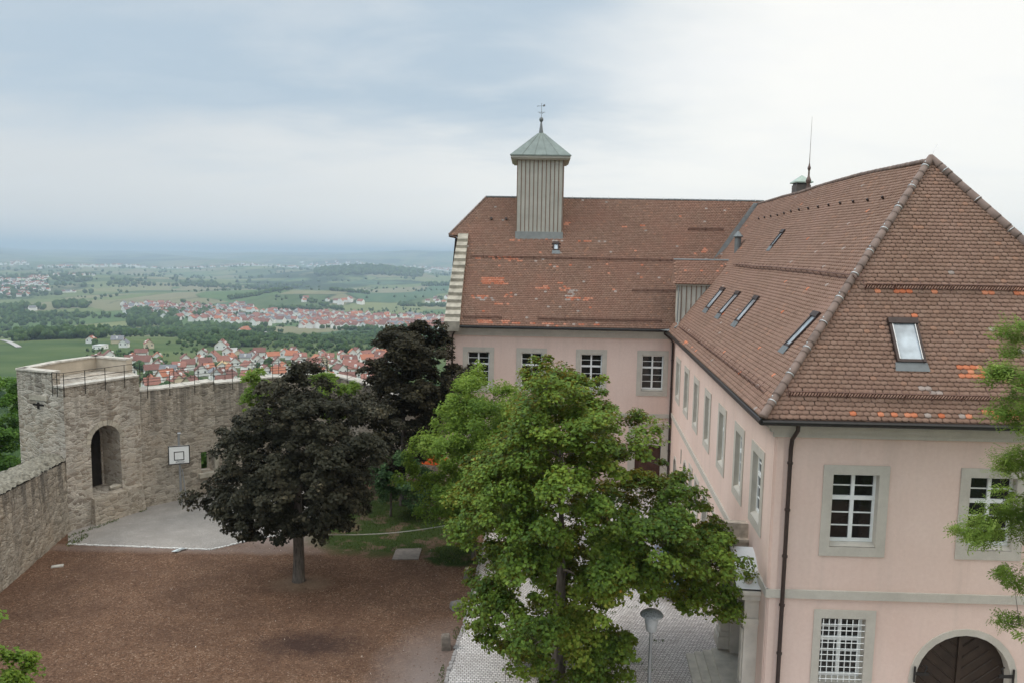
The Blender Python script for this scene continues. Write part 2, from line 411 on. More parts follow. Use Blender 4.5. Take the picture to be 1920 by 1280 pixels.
# ------------------------------------------------------------------ camera (measured from the photograph's vanishing points)
CZ = 14.5
pt_, rl_ = R(6.251906), R(.992795)
F_ = V((0, math.cos(pt_), -math.sin(pt_))); R0 = V((1,0,0)); U0 = R0.cross(F_)
RT = R0*math.cos(rl_) + U0*math.sin(rl_); UP = -R0*math.sin(rl_) + U0*math.cos(rl_)
cam = bpy.data.cameras.new('camera'); cam.sensor_width = 36; cam.lens = 36*1456.69/1920
cam.clip_start = .1; cam.clip_end = 90000
co = bpy.data.objects.new('camera', cam); COL.objects.link(co)
M = Matrix((( RT.x, UP.x, -F_.x, 0), (RT.y, UP.y, -F_.y, 0), (RT.z, UP.z, -F_.z, CZ), (0,0,0,1)))
co.matrix_world = M
SC.camera = co

# ------------------------------------------------------------------ main castle building
A1, A2, A3 = R(5.411657), R(-1.543285), R(-1.955796)
Cc = V((7.712, 22.121, 0)); D1 = V((math.sin(A1), math.cos(A1), 0)); D2 = V((math.cos(A2), math.sin(A2), 0)); D3 = -V((math.cos(A3), math.sin(A3), 0))
N1 = V((D1.y, -D1.x, 0))                     # into the long wing
L1, L3 = 26.512, 14.39
Ic = Cc + D1*L1
N2 = V((D2.y, -D2.x, 0)); N3 = V((-D3.y, D3.x, 0))
if N3.y > 0: N3 = -N3
FN = Fr(Cc, D2, N2); FL = Fr(Cc, D1, -N1); FF = Fr(Ic, D3, N3)
WID = 12.4; ZT = 9.86

B = empty('castle_building', (Cc.x, Cc.y, 0), 'pink plastered castle building with two wings under brown tiled roofs beside the courtyard', 'building')

near_w = [(1.42,3.32),(5.36,7.26),(9.3,11.2)]
ls = [25.011,22.785,20.94,18.975,17.093,15.291,13.35,11.568,9.584,7.805,6.005,4.256,3.02,1.19]
long_w = [(ls[2*i+1], ls[2*i]) for i in range(7)]
far_w = [(.344,2.302),(4.2,6.153),(7.992,9.921),(11.334,13.322)]
def inner(a, b, m=.3): return a+m, b-m
h_near = [rect(*inner(a, b, .285), 6.2, 8.38) for a, b in near_w] + [rect(1.62, 2.93, 1.98, 4.0), arch(4.497, 7.28, -.2, 2.2), rect(9.6, 10.9, 1.98, 4.0)]
h_long = [rect(*inner(a, b), 6.26, 8.36) for a, b in long_w]
lg_w = [(8.3,9.9),(11.2,12.8),(14.0,15.5),(16.3,17.6)]
h_lg = [rect(*inner(a, b, .25), 2.15, 3.75) for a, b in lg_w]
h_arch = [arch(23.0, 24.3, -.2, 1.95), arch(18.5, 19.8, .8, 2.9), rect(20.9, 21.35, 2.95, 3.8), arch(2.1, 4.4, -.2, 2.3)]
h_far = [rect(*inner(a, b, .3), 6.19, 8.46) for a, b in far_w]
fg_w = [(4.1,6.1),(8.0,9.95),(11.3,13.2)]
h_fg = [rect(*inner(a, b, .35), 1.75, 3.35) for a, b in fg_w]
h_fd = [rect(.6, 2.25, -.2, 2.7)]

mb = MB()
FN.panel(mb, rect(0, WID, -.5, ZT), h_near)
mb.build('wall', PINK, B)
mb = MB()
FL.panel(mb, rect(0, L1, -.5, ZT), h_long + h_lg + h_arch)
mb.build('wall', PINK, B)
mb = MB()
FF.panel(mb, rect(0, L3, -.5, ZT), h_far + h_fg + h_fd)
mb.build('wall', PINK, B)
# outer walls that the courtyard does not see
mb = MB()
gz0 = FF.p(L3, 0)
back = 11.6
pA = gz0; pB = gz0 - N3*back
mb.quad(V((pA.x,pA.y,-8)), V((pB.x,pB.y,-8)), V((pB.x,pB.y,ZT)), V((pA.x,pA.y,ZT)))
pC = Ic + N1*WID - N3*back
mb.quad(V((pB.x,pB.y,-8)), V((pC.x,pC.y,-8)), V((pC.x,pC.y,ZT)), V((pB.x,pB.y,ZT)))
pD = Cc + D2*WID
mb.quad(V((pC.x,pC.y,-8)), V((pD.x,pD.y,-8)), V((pD.x,pD.y,ZT)), V((pC.x,pC.y,ZT)))
# gable triangle below the half hip
gB = FF.p(L3, ZT); gT = FF.p(L3, 15.7, -4.6); gT2 = FF.p(L3, 15.7, -7.2); gE = FF.p(L3, ZT, -back)
mb.quad(gB, gT, gT2, gE)
mb.build('wall', PINK, B)

def window(fr, s0, s1, z0, z1, i0, i1, j0, j1, depth=.24, rows=(2,3), split=.36, label=None, surround=True, cols=2, gr=False):
    """stone surround > sash, pane"""
    mb = MB(); e = .035
    if surround:
        fr.box(mb, s0, s1, j1, z1, 0.004, e)
        fr.box(mb, s0, s1, z0, j0, 0.004, e)
        fr.box(mb, s0, i0, j0, j1, 0.004, e)
        fr.box(mb, i1, s1, j0, j1, 0.004, e)
    fr.reveal(mb, rect(i0, i1, j0, j1), .004, -depth-.02)
    # sloping inner sill
    mb.quad(fr.p(i0+.002, j0+.02, e-.01), fr.p(i1-.002, j0+.02, e-.01), fr.p(i1-.002, j0+.10, -depth), fr.p(i0+.002, j0+.10, -depth))
    w = mb.build('window', TRIM, B)
    if label: w['label'] = label
    mb = MB(); f = .07; k0 = j0+.1
    fr.box(mb, i0, i1, k0, k0+f+.03, -depth-.05, -depth+.03)
    fr.box(mb, i0, i1, j1-f, j1, -depth-.05, -depth+.03)
    fr.box(mb, i0, i0+f, k0+f+.03, j1-f, -depth-.05, -depth+.028)
    fr.box(mb, i1-f, i1, k0+f+.03, j1-f, -depth-.05, -depth+.028)
    zt = j1 - (j1-k0)*split
    mid = (i0+i1)/2
    fr.box(mb, i0+f, i1-f, zt-.06, zt+.06, -depth-.05, -depth+.045)
    fr.box(mb, mid-.055, mid+.055, k0+f+.03, zt-.06, -depth-.05, -depth+.035)
    fr.box(mb, mid-.05, mid+.05, zt+.06, j1-f, -depth-.05, -depth+.035)
    for (a, b, n) in ((zt+.06, j1-f, rows[0]), (k0+f+.03, zt-.06, rows[1])):
        for q in range(1, n):
            z = a + (b-a)*q/n
            fr.box(mb, i0+f, mid-.055, z-.017, z+.017, -depth-.04, -depth+.01)
            fr.box(mb, mid+.055, i1-f, z-.017, z+.017, -depth-.04, -depth+.01)
    mb.build('sash', WHITE, w)
    mb = MB()
    mb.quad(fr.p(i0+.01, k0, -depth-.02), fr.p(i1-.01, k0, -depth-.02), fr.p(i1-.01, j1, -depth-.02), fr.p(i0+.01, j1, -depth-.02))
    mb.build('pane', GLASS, w)
    return w

for a, b in near_w:
    i0, i1 = inner(a, b, .285); window(FN, a, b, 5.92, 8.65, i0, i1, 6.2, 8.38, .22)
for a, b in long_w:
    i0, i1 = inner(a, b); window(FL, a, b, 5.97, 8.66, i0, i1, 6.26, 8.36, .17)
for a, b in far_w:
    i0, i1 = inner(a, b, .3); window(FF, a, b, 5.88, 8.75, i0, i1, 6.19, 8.46, .16)
for a, b in fg_w:
    i0, i1 = inner(a, b, .35); window(FF, a, b, 1.45, 3.65, i0, i1, 1.75, 3.35, .18, (1,2), .4)
for a, b in lg_w:
    i0, i1 = inner(a, b, .25); window(FL, a, b, 1.9, 4.0, i0, i1, 2.15, 3.75, .3, (1,2), .4)
for (a, b, i0, i1) in ((1.395,3.213,1.62,2.93), (9.35,11.15,9.6,10.9)):
    w = window(FN, a, b, 1.68, 4.265, i0, i1, 1.98, 4.0, .26, (2,3), .38, 'barred ground floor window with a white grille')
    g = MB()
    for k in range(7):
        s = i0-.02 + (i1-i0-.1)*(k+.5)/7
        g.tube([FN.p(s, 2.02, .02), FN.p(s, 3.97, .02)], .014, 5)
    for k in range(10):
        z = 2.12 + 1.8*k/9.5
        g.tube([FN.p(i0+.01, z, .045), FN.p(i1-.03, z, .045)], .013, 5)
    g.build('grille', WHITE, w)
# slit window and arched openings of the long wall
def arched_door(fr, s0, s1, z0, zs, depth, sur, mat, name):
    mb = MB()
    o = arch(s0-sur, s1+sur, z0, zs); i = arch(s0, s1, z0, zs)
    k = len(o)
    for q in range(1, k):
        a, b = o[q], o[(q+1) % k]; c, d = i[(q+1) % k], i[q]
        mb.add([fr.p(*a, .04), fr.p(*b, .04), fr.p(*c, .04), fr.p(*d, .04)], [(0,1,2,3)])
        mb.quad(fr.p(*b, .04), fr.p(*a, .04), fr.p(*a, .0), fr.p(*b, .0))
    fr.reveal(mb, i, .04, -depth-.02)
    d = mb.build(name, TRIM, B)
    mb = MB(); fr.panel(mb, i, (), -depth)
    leaf = mb.build('leaf', mat, d)
    return d, leaf
arched_door(FL, 23.0, 24.3, .02, 1.95, .25, .16, DOORW, 'door')
d2_, l2_ = arched_door(FL, 18.5, 19.8, .8, 2.9, .3, .16, GLASS, 'arched_window')
mb = MB(); FL.reveal(mb, rect(20.9, 21.35, 2.95, 3.8), .0, -.3); FL.panel(mb, rect(20.9, 21.35, 2.95, 3.8), (), -.3)
mb.build('slit_window', TRIM, B)
# courtyard gate
gd, gl = arched_door(FN, 4.497, 7.28, .02, 2.2, .28, .2, GATEW, 'gate')
gd['label'] = 'dark brown arched double gate in the near facade'
mb = MB(); gc = 5.888
for side in (-1, 1):
    for k in range(13):
        zz = -.6 + k*.36
        p0 = V((gc + side*.1, zz + .1, 0)); p1 = V((gc + side*1.36, zz + 1.1, 0)) if side < 0 else V((gc + side*1.36, zz + 1.1, 0))
        a0, b0 = p0.x, p0.y; a1, b1 = p1.x, p1.y
        pts = []
        for q in range(9):
            t = q/8; s = a0 + (a1-a0)*t; z = b0 + (b1-b0)*t
            top = 2.2 + math.sqrt(max(0, 1.36**2 - (s-gc)**2))
            if z > .05 and z < top - .12: pts.append(FN.p(s, z, -.265))
        if len(pts) > 1: mb.tube(pts, .025, 4)
FN.box(mb, gc-.06, gc+.06, .05, 3.5, -.28, -.22)
mb.build('plank_moulding', GATEW, gl)
for s_, sg in ((4.44, 1), (7.33, -1)):
    mb = MB()
    FN.box(mb, min(s_, s_+sg*.42), max(s_, s_+sg*.42), 2.33, 2.42, .05, .09)
    mb.tube([FN.p(s_, 2.12, .08), FN.p(s_, 2.6, .08)], .03, 6)
    mb.tube([FN.p(s_+sg*.3, 2.42, .07), FN.p(s_+sg*.36, 2.6, .07), FN.p(s_+sg*.27, 2.66, .07)], .025, 5)
    mb.build('hinge', BLACKM, gd)
# far wing doorway with stone frame and panel above
mb = MB()
FF.box(mb, .16, .6, 0, 4.06, 0.004, .07); FF.box(mb, 2.25, 2.69, 0, 4.06, 0.004, .07)
FF.box(mb, .6, 2.25, 2.7, 3.02, 0.004, .075); FF.box(mb, .6, 2.25, 3.84, 4.06, 0.004, .075)
FF.box(mb, .1, 2.75, 4.06, 4.14, 0.004, .16); FF.box(mb, .55, 2.3, 3.02, 3.1, .0, .14)
FF.reveal(mb, rect(.6, 2.25, 0, 2.7), .0, -.22)
dr = mb.build('doorway', TRIM, B)
mb = MB(); FF.panel(mb, rect(.6, 2.25, 0, 2.7), (), -.2)
for k in range(7): FF.box(mb, .66+.22*k, .66+.22*k+.2, .05, 2.62, -.198, -.175)
mb.build('door', DOORW, dr)

# string courses, cornices, corner strip
mb = MB(); FN.box(mb, -.06, WID, 4.60, 4.86, .003, .07); mb.build('string_course', TRIM, B)
mb = MB(); FL.box(mb, -.06, L1-.003, 4.60, 4.86, .003, .07); mb.build('string_course', TRIM, B)
mb = MB(); FF.box(mb, .003, L3+.05, 4.48, 4.735, .003, .07); mb.build('string_course', TRIM, B)
mb = MB()
for z0, z1, d in ((9.46, 9.62, .10), (9.622, 9.78, .2), (9.782, 9.93, .34)):
    FN.box(mb, -d, WID+.1, z0, z1, .003, d)
mb.build('cornice', TRIM, B)
mb = MB()
for z0, z1, d in ((9.46, 9.62, .10), (9.622, 9.78, .2), (9.782, 9.93, .34)):
    FL.box(mb, .0, L1, z0, z1, .003, d-.003)
mb.build('cornice', PINK, B)
mb = MB()
for z0, z1, d in ((9.5, 9.66, .10), (9.662, 9.82, .2), (9.822, 9.97, .34)):
    FF.box(mb, .3, L3+.12, z0, z1, .003, d)
mb.build('cornice', TRIM, B)
mb = MB(); FL.box(mb, .04, .5, 0, 9.45, .003, .03); mb.build('corner_strip', PINK, B)
mb = MB(); FN.box(mb, .04, .24, 0, 9.45, .003, .03); mb.build('corner_strip', PINK, B)

# gutters and downpipes
ZE = 10.0; OV = .5
gc_corner = Cc - N1*OV - D1*.0
eA = V((0,0,0))
def isect(P, d, Q, e):
    k = d.x*e.y - d.y*e.x; w = Q - P
    return P + d*((w.x*e.y - w.y*e.x)/k)
EL0 = Cc - N1*(OV+.06); EN0 = Cc + N2*(OV+.06)
corner = isect(EL0, D1, EN0, D2)
EF0 = Ic + N3*(OV+.06)
inn = isect(EL0, D1, EF0, D3)
lend = EF0 + D3*(L3-.5)
rend = EN0 + D2*(WID+.5)
up = lambda p, z: V((p.x, p.y, z))
for pts, z in (((corner, rend), 9.97), ((corner, inn), 9.97), ((inn, lend), 10.07)):
    mb = MB(); mb.tube([up(pts[0], z), up(pts[1], z)], .085, 10)
    mb.build('gutter', BLACKM, B)
def pipe(pts, r=.055, brackets=()):
    mb = MB(); mb.tube(pts, r, 10)
    for p in brackets: mb.tube([V(p)-V((0,0,.03)), V(p)+V((0,0,.03))], r+.022, 10)
    return mb.build('downpipe', BROWNM, B)
pipe([FN.p(.43, 9.95, OV+.05), FN.p(.43, 9.75, OV+.03), FN.p(.42, 9.4, .14), FN.p(.41, 9.1, .1), FN.p(.41, 0, .1)], .06, [FN.p(.41, z, .1) for z in (8.7, 7.3, 5.9, 4.4, 2.9, 1.4)])
pipe([FF.p(.75, 10.05, OV+.05), FF.p(.72, 9.86, OV), FF.p(.25, 9.5, .22), FF.p(.12, 9.25, .12), FF.p(.12, 0, .12)], .06, [FF.p(.12, z, .12) for z in (8.2, 6.4, 4.2, 2.4)])
pipe([FF.p(L3-.62, 10.05, OV+.05), FF.p(L3-.6, 9.8, OV), FF.p(L3-.42, 9.5, .22), FF.p(L3-.4, 9.2, .12), FF.p(L3-.4, 0, .12)], .06, [FF.p(L3-.4, z, .12) for z in (8.2, 6.4)])

# ------------------------------------------------------------------ roofs of single tiles
def in_poly(x, y, poly):
    c = np.zeros(x.shape, bool); n = len(poly)
    for i in range(n):
        x0, y0 = poly[i]; x1, y1 = poly[(i+1) % n]
        hit = ((y0 > y) != (y1 > y))
        xi = (x1-x0)*(y-y0)/((y1-y0) if y1 != y0 else 1e-9) + x0
        c ^= hit & (x < xi)
    return c
def tiles(name, fn, poly, holes=(), patches=(), row=.14, wid=.19, mat=None, seed=1, parent=None, name_part='roof', sag=.025, base_mat=None):
    """fn(s,u,h) -> (n,3) world points; one mesh: the under-sheet and every tile on it"""
    g = np.random.default_rng(seed)
    px = [p[0] for p in poly]; pu = [p[1] for p in poly]
    js = np.arange(math.floor(min(pu)/row), math.ceil(max(pu)/row)+1)
    ks = np.arange(math.floor(min(px)/wid)-1, math.ceil(max(px)/wid)+2)
    J, K = np.meshgrid(js, ks, indexing='ij')
    S = (K + .5*(J % 2))*wid; Uu = J*row
    S = S.ravel(); Uu = Uu.ravel()
    ok = in_poly(S, Uu + row*.5, poly)
    for h in holes: ok &= ~in_poly(S, Uu + row*.5, h)
    S = S[ok]; Uu = Uu[ok]; n = len(S)
    S = S + g.normal(0, .006, n); lift = np.abs(g.normal(0, .005, n)) + .038; rot = g.normal(0, .012, n)
    kind = np.zeros(n)
    for (s0, s1, u0, u1, prob, kd) in patches:
        q = (S > s0) & (S < s1) & (Uu + row*.5 > u0) & (Uu + row*.5 < u1) & (g.random(n) < prob)
        kind[q] = kd
    w = wid*.485
    prof = np.array([(-w, row+.04), (-w, .045), (-w*.6, .012), (0, 0), (w*.6, .012), (w, .045), (w, row+.04)])
    ls = S[:,None] + prof[None,:,0]; lu = Uu[:,None] + prof[None,:,1] + prof[None,:,0]*rot[:,None]
    hh = np.where(prof[None,:,1] > .1, .004, 1.0)*np.where(prof[None,:,1] > .1, 1.0, lift[:,None])
    top = fn(ls, lu, hh)
    sk = fn(ls[:,1:6], lu[:,1:6], hh[:,1:6]-.034)
    vs = np.concatenate([top, sk], axis=1).reshape(-1, 3)
    base = (np.arange(n)*12)[:,None]
    ng = base + np.arange(7)[None,:]
    q4 = []
    for i in range(4): q4.append(np.stack([base[:,0]+1+i, base[:,0]+7+i, base[:,0]+8+i, base[:,0]+2+i], 1))
    q4 = np.stack(q4, 1).reshape(-1, 4)
    # under sheet
    loop = [V((a, b, 0)) for a, b in poly]
    st = max(2, int((max(px)-min(px))/.8)); sv = []; sf = []
    tr = tessellate_polygon([loop])
    bp = fn(np.array(px, float), np.array(pu, float), np.full(len(px), -.02))
    allv = np.concatenate([vs, bp]); off = len(vs)
    faces_tot = np.concatenate([np.full(n, 7), np.full(len(q4), 4), np.full(len(tr), 3)])
    loops = np.concatenate([ng.ravel(), q4.ravel(), (np.array(tr).ravel()+off)])
    me = bpy.data.meshes.new(name_part)
    offp = root_loc(parent) if parent else V((0,0,0))
    me.vertices.add(len(allv)); me.vertices.foreach_set('co', (allv - np.array(offp)).astype('f').ravel())
    me.loops.add(len(loops)); me.loops.foreach_set('vertex_index', loops.astype('i'))
    me.polygons.add(len(faces_tot)); st_ = np.concatenate([[0], np.cumsum(faces_tot)[:-1]])
    me.polygons.foreach_set('loop_start', st_.astype('i')); me.polygons.foreach_set('loop_total', faces_tot.astype('i'))
    me.update(calc_edges=True); me.validate()
    rn = g.random(n)
    fa = np.concatenate([rn, np.repeat(rn, 4), np.full(len(tr), .1)]); ka = np.concatenate([kind, np.repeat(kind, 4), np.zeros(len(tr))])
    a = me.attributes.new('rnd', 'FLOAT', 'FACE'); a.data.foreach_set('value', fa.astype('f'))
    a = me.attributes.new('kind', 'FLOAT', 'FACE'); a.data.foreach_set('value', ka.astype('f'))
    me.materials.append(mat or TILE)
    o = bpy.data.objects.new(name_part, me); COL.objects.link(o)
    if parent: o.parent = parent
    return o

def slope_fn(O, sd, hd, k, z0, warp=None, sag=(.03, .35, .6)):
    """O eave origin, sd along the eave, hd horizontal inwards, k rise per metre"""
    O = np.array(O); sd = np.array(sd); hd = np.array(hd); c = 1/math.sqrt(1+k*k); sn = k*c
    up_ = hd*c + np.array((0,0,sn)); nr = -hd*sn + np.array((0,0,c))
    def fn(s, u, h):
        s = np.asarray(s, float); u = np.asarray(u, float)
        hh = h + sag[0]*(np.sin(s*sag[1]*2.1 + u*.5)*.5 + np.sin(s*sag[1] + 1.3 + u*sag[2])*.7 + np.sin(u*1.1 + s*.23)*.5)
        q = O + s[...,None]*sd + u[...,None]*up_ + hh[...,None]*nr
        q[...,2] += z0
        if warp is not None: q[...,2] += warp(s, u)
        return q
    return fn

KL = (17.957-10.05)/6.35; UL = math.hypot(6.35, 7.907)
def lwarp(s, u): return np.where(s > 5.2, .33*(1-np.exp(-(np.maximum(s, 5.2)-5.2)/9)), 0)*np.clip(u/UL, 0, 1)
EL = Cc - N1*OV
f_long = slope_fn(EL, D1, N1, KL, 10.05, lwarp, (.038, .42, .7))
cs_ = (corner - EL).dot(D1)
apex_s = 5.05
pl_long = [(cs_-.0, 0), (26.45, .0), (26.6, .3), (32.0, UL), (apex_s, UL)]
sky_long = [(19.3, 20.35, 2.25, 3.6), (15.1, 16.2, 2.25, 3.6), (11.0, 11.85, 2.25, 3.6), (2.52, 3.2, 2.2, 3.62), (16.95, 17.5, 6.4, 7.35)]
dorm_hole = rect(24.5, 26.7, .6, 5.0)
tiles('roof', f_long, pl_long, [rect(a+.05, b-.05, c+.05, d-.05) for a, b, c, d in sky_long] + [dorm_hole],
      [(14, 19, .05, .3, .06, 1), (17.3, 18.6, .15, .32, .8, 1), (0, 30, 0, 10, .002, 1), (0, 30, 0, 10, .002, 2), (10, 12, 4.4, 4.8, .4, 0)], mat=TILE, seed=3, parent=B)
# near hip
EN = Cc + N2*OV
KH = (17.957-10.05)/5.1998; UH = math.hypot(5.1998, 7.907)
f_hip = slope_fn(EN, D2, -N2, KH, 10.05, None, (.015, .5, .5))
hs0 = (corner - EN).dot(D2); apx = V((13.967, 26.654, 0)); aps = (apx - EN).dot(D2)
hs1 = 12.33
pl_hip = [(hs0, 0), (hs1, 0), (aps+.02, UH)]
sky_hip = (3.52, 4.36, 1.86, 3.28)
tiles('roof', f_hip, pl_hip, [rect(3.55, 4.33, 1.9, 3.25)],
      [(5.28, 5.88, 1.68, 1.82, 1, 1), (5.55, 5.72, 1.54, 1.68, 1, 1), (5.3, 5.95, 1.40, 1.54, 1, 1), (5.98, 6.16, 1.53, 1.67, 1, 1), (4.0, 4.42, .98, 1.12, 1, 2), (4.35, 4.6, .84, .98, 1, 2),
       (1.95, 2.15, .14, .28, 1, 1), (2.65, 2.86, .14, .28, 1, 1), (3.1, 3.32, .14, .28, 1, 1), (3.5, 3.75, .14, .28, 1, 1), (4.4, 4.62, .14, .28, 1, 1), (5.2, 5.4, .14, .28, 1, 1),
       (5.7, 5.95, .28, .42, 1, 1), (6.1, 6.6, .28, .42, 1, 1), (5.9, 6.6, .14, .28, 1, 1), (4.0, 4.2, .14, .28, 1, 2), (5.0, 5.2, .14, .28, 1, 2), (3.3, 9, 4.15, 4.3, .3, 1), (0, 13, 0, 10, .002, 1), (0, 13, 0, 10, .002, 2)],
      mat=TILE, seed=4, parent=B)
# right hand slope behind the hip (hardly seen)
ER = EN + D2*hs1
apz = V((13.967, 26.654, 17.957))
rb = V((ER.x, ER.y, 10.05)); rb2 = rb + D1*30; rid2 = f_long(np.array([32.0]), np.array([UL]), np.array([0.]))[0]
mb = MB(); mb.quad(rb, rb2, V(rid2), apz); mb.add([rb, rb2, V(rid2)-V((0,0,9))], [(0,1,2)])
o = mb.build('roof', TILE, B)
# far wing front slope
EFv = Ic + N3*OV
KF = (18.5-10.15)/6.04; UF = math.hypot(6.04, 8.35)
f_far = slope_fn(EFv, D3, -N3, KF, 10.15, None, (.015, .4, .6))
pl_far = [(13.52, 0), (13.45, 7.03), (14.7, 7.03), (12.36, UF), (-6.6, UF), (.1, .1), (.3, 0)]
tur_hole = rect(7.2, 10.15, 7.2, 14)
P_ = []
for (l, u, a, b, pr, k) in [(11.6,3.4,.7,.3,.95,1),(11.0,3.2,.5,.08,.95,1),(12.35,2.15,.55,.16,.9,1),(10.6,2.3,.3,.2,.7,1),(12.0,1.95,.6,.1,.6,2),(11.0,1.6,.5,.08,.8,1),
    (11.6,5.2,1.3,.12,.35,1),(10.2,5.1,.5,.15,.7,1),(10.2,6.6,.4,.06,.8,1),(5.6,6.7,.4,.06,.9,1),(8.4,2.9,.5,.12,.6,1),(6.9,3.0,.5,.35,.35,1),(6.4,2.4,.5,.4,.3,2),(5.9,2.1,.9,.12,.45,1),(6.9,2.2,.5,.1,.7,1),
    (6.8,8.1,.2,.15,.8,1),(11.9,.32,.5,.13,.8,1),(10.6,.28,.25,.12,.8,1),(8.4,.25,1.0,.1,.75,1),(9.9,.22,.3,.12,.8,1),(6.6,.22,.9,.09,.6,1),(5.0,.2,.4,.09,.7,1),(2.5,.3,.3,.08,.4,1),
    (2.9,7.9,.2,.08,.9,1),(1.7,8.1,.15,.08,.9,1),(2.3,6.0,.15,.07,.9,1),(7.3,6.6,.5,.07,.5,2),(4.5,6.6,.3,.07,.5,2),(-2.2,6.1,.2,.15,.8,1)]:
    P_.append((l-a, l+a, u-b, u+b, pr, k))
P_ += [(-7, 15, 0, 11, .005, 1), (-7, 15, 0, 11, .007, 2)]
tiles('roof', f_far, pl_far, [tur_hole, rect(7.3, 7.75, 5.85, 6.5)], P_, mat=TILEW, seed=5, parent=B)
# far wing back slope and half hip
rA = V(f_far(np.array([12.36]), np.array([UF]), np.array([0.]))[0]); rB = V(f_far(np.array([-6.6]), np.array([UF]), np.array([0.]))[0])
hA = V(f_far(np.array([14.7]), np.array([7.03]), np.array([0.]))[0]); hB = hA - N3*5.0
bk = -N3*12.1
mb = MB(); mb.quad(rB, rA, V((rA.x, rA.y, 10.15)) - N3*6.1 + D3*1.2, V((rB.x, rB.y, 10.15)) - N3*6.1)
mb.add([rA, hA, hB], [(0,1,2)]); mb.add([rA, hB, V((hB.x, hB.y, hB.z-5)) - N3*3.4 - D3*1.0], [(0,1,2)])
mb.add([hA + D3*.02, hA + V((0,0,-.14)) + D3*.02, hB + V((0,0,-.14)) + D3*.02, hB + D3*.02], [(0,1,2,3)])
mb.build('roof', TILE, B)

# hip and ridge tiles
def ridge_tiles(a, b, r=.12, step=.4, mat=RIDGE, name='ridge_tiles', clips=0, over=.03):
    a = V(a); b = V(b); L = (b-a).length; n = max(1, round(L/step)); d = (b-a)/n
    mb = MB()
    for i in range(n):
        k = random.uniform(.96, 1.05)
        p = a + d*i; q = a + d*(i+1.12)
        mb.tube([p, p + (q-p)*.12, q], [r*1.07*k, r*1.04*k, r*.94*k], 10)
    if clips:
        m = max(1, round(L/clips))
        for i in range(m):
            p = a + (b-a)*((i+.55)/m)
            mb.tube([p - d.normalized()*.013, p + d.normalized()*.013], r*1.13, 10, 1)
            mb.tube([p + V((0,0,r*1.15)), p + V((0,0,r*1.15+.06))], .018, 5, 1)
    return mb.build(name, [mat, CLIP] if clips else mat, B, smooth=True)
hipfoot = V((corner.x, corner.y, 10.12))
ridge_tiles(hipfoot, apz + V((0,0,.06)), .12, .42, RIDGE, 'hip_tiles', 1.05)
ridge_tiles(rb + V((0,0,.08)), apz + V((0,0,.06)), .13, .42, RIDGE, 'hip_tiles', 1.5)
rp = f_long(np.linspace(apex_s, 31.8, 9), np.full(9, UL), np.zeros(9)+.03)
mbp = None
for i in range(8): ridge_tiles(V(rp[i]), V(rp[i+1]), .085, .4)
ridge_tiles(rA + V((0,0,.03)), V(f_far(np.array([10.2]), np.array([UF]), np.array([0.]))[0]) + V((0,0,.03)), .075, .4, LEAD)
ridge_tiles(V(f_far(np.array([7.1]), np.array([UF]), np.array([0.]))[0]) + V((0,0,.03)), rB + V((0,0,.03)), .075, .4, LEAD, 'ridge_tiles', 1.3)
ridge_tiles(hA + V((0,0,.03)), rA + V((0,0,.03)), .07, .4, RIDGE, 'hip_tiles')

# valley flashing between the wings
mb = MB()
vl = [(26.75, .55), (28.0, 2.75), (29.4, 5.3), (30.7, 7.7), (31.9, UL)]
P0 = [V(q) for q in f_long(np.array([v[0]-.05 for v in vl]), np.array([v[1] for v in vl]), np.full(5, .05))]
vf = []
for i in range(5):
    q = P0[i] - D1*.02; vf.append(q)
for i in range(4):
    a, b = P0[i], P0[i+1]; wv = V((-.52, .05, .02))
    mb.quad(a + V((-.35,-.12,.02)), a + V((.14,0,.05)), b + V((.14,0,.05)), b + V((-.35,-.12,.02)))
mb.build('valley_flashing', LEAD, B)
mb = MB()
iz = V((inn.x, inn.y, 10.08))
mb.quad(iz + V((-.55,0,.03)), iz + V((.3,-.5,.02)), iz + V((.75,.35,.22)), iz + V((.2,.75,.3)))
mb.quad(iz + V((-.3,.1,.06)), iz + V((.2,.75,.33)), iz + V((.55,1.3,1.3)), iz + V((-.15,.6,.75)))
mb.build('valley_flashing', ZINC, B)

# snow guards
def guard(fn, s0, s1, u, h=.2, step=.085):
    mb = MB(); n = max(2, int((s1-s0)/.5))
    ss = np.linspace(s0, s1, n+1)
    for hh, r in ((.05, .012), (.05+h, .016)):
        pts = [V(q) for q in fn(ss, np.full(n+1, u) + hh*.15, np.full(n+1, hh))]
        mb.tube(pts, r, 4)
    m = int((s1-s0)/step)
    s = np.linspace(s0, s1, m+1)
    a = fn(s, np.full(m+1, u), np.full(m+1, .04)); b = fn(s, np.full(m+1, u)+.03, np.full(m+1, .05+h))
    sd = V(fn(np.array([s1]), np.array([u]), np.array([0.]))[0] - fn(np.array([s0]), np.array([u]), np.array([0.]))[0]).normalized()*.018
    for i in range(m+1): mb.quad(V(a[i])-sd, V(a[i])+sd, V(b[i])+sd, V(b[i])-sd)
    k = int((s1-s0)/.8)
    for i in range(k+1):
        s_ = s0 + (s1-s0)*i/max(k, 1)
        q = [V(fn(np.array([s_]), np.array([uu]), np.array([hh]))[0]) for uu, hh in ((u+.3, .035), (u-.05, .035), (u, .05+h))]
        mb.tube(q, .014, 4)
    return mb.build('snow_guard', GUARD, B)
guard(f_long, .9, 22.2, .6); guard(f_long, 2.0, 21.5, 5.03, .16)
guard(f_hip, .25, 11.6, .72); guard(f_hip, 3.05, 9.1, 4.36)
guard(f_far, -.1, 13.1, 5.2, .14); guard(f_far, 10.9, 13.3, .55, .14); guard(f_far, .9, 8.6, .52, .14); guard(f_far, -3.6, -1.3, 7.75, .16); guard(f_far, -.3, 2.6, 2.8, .12)
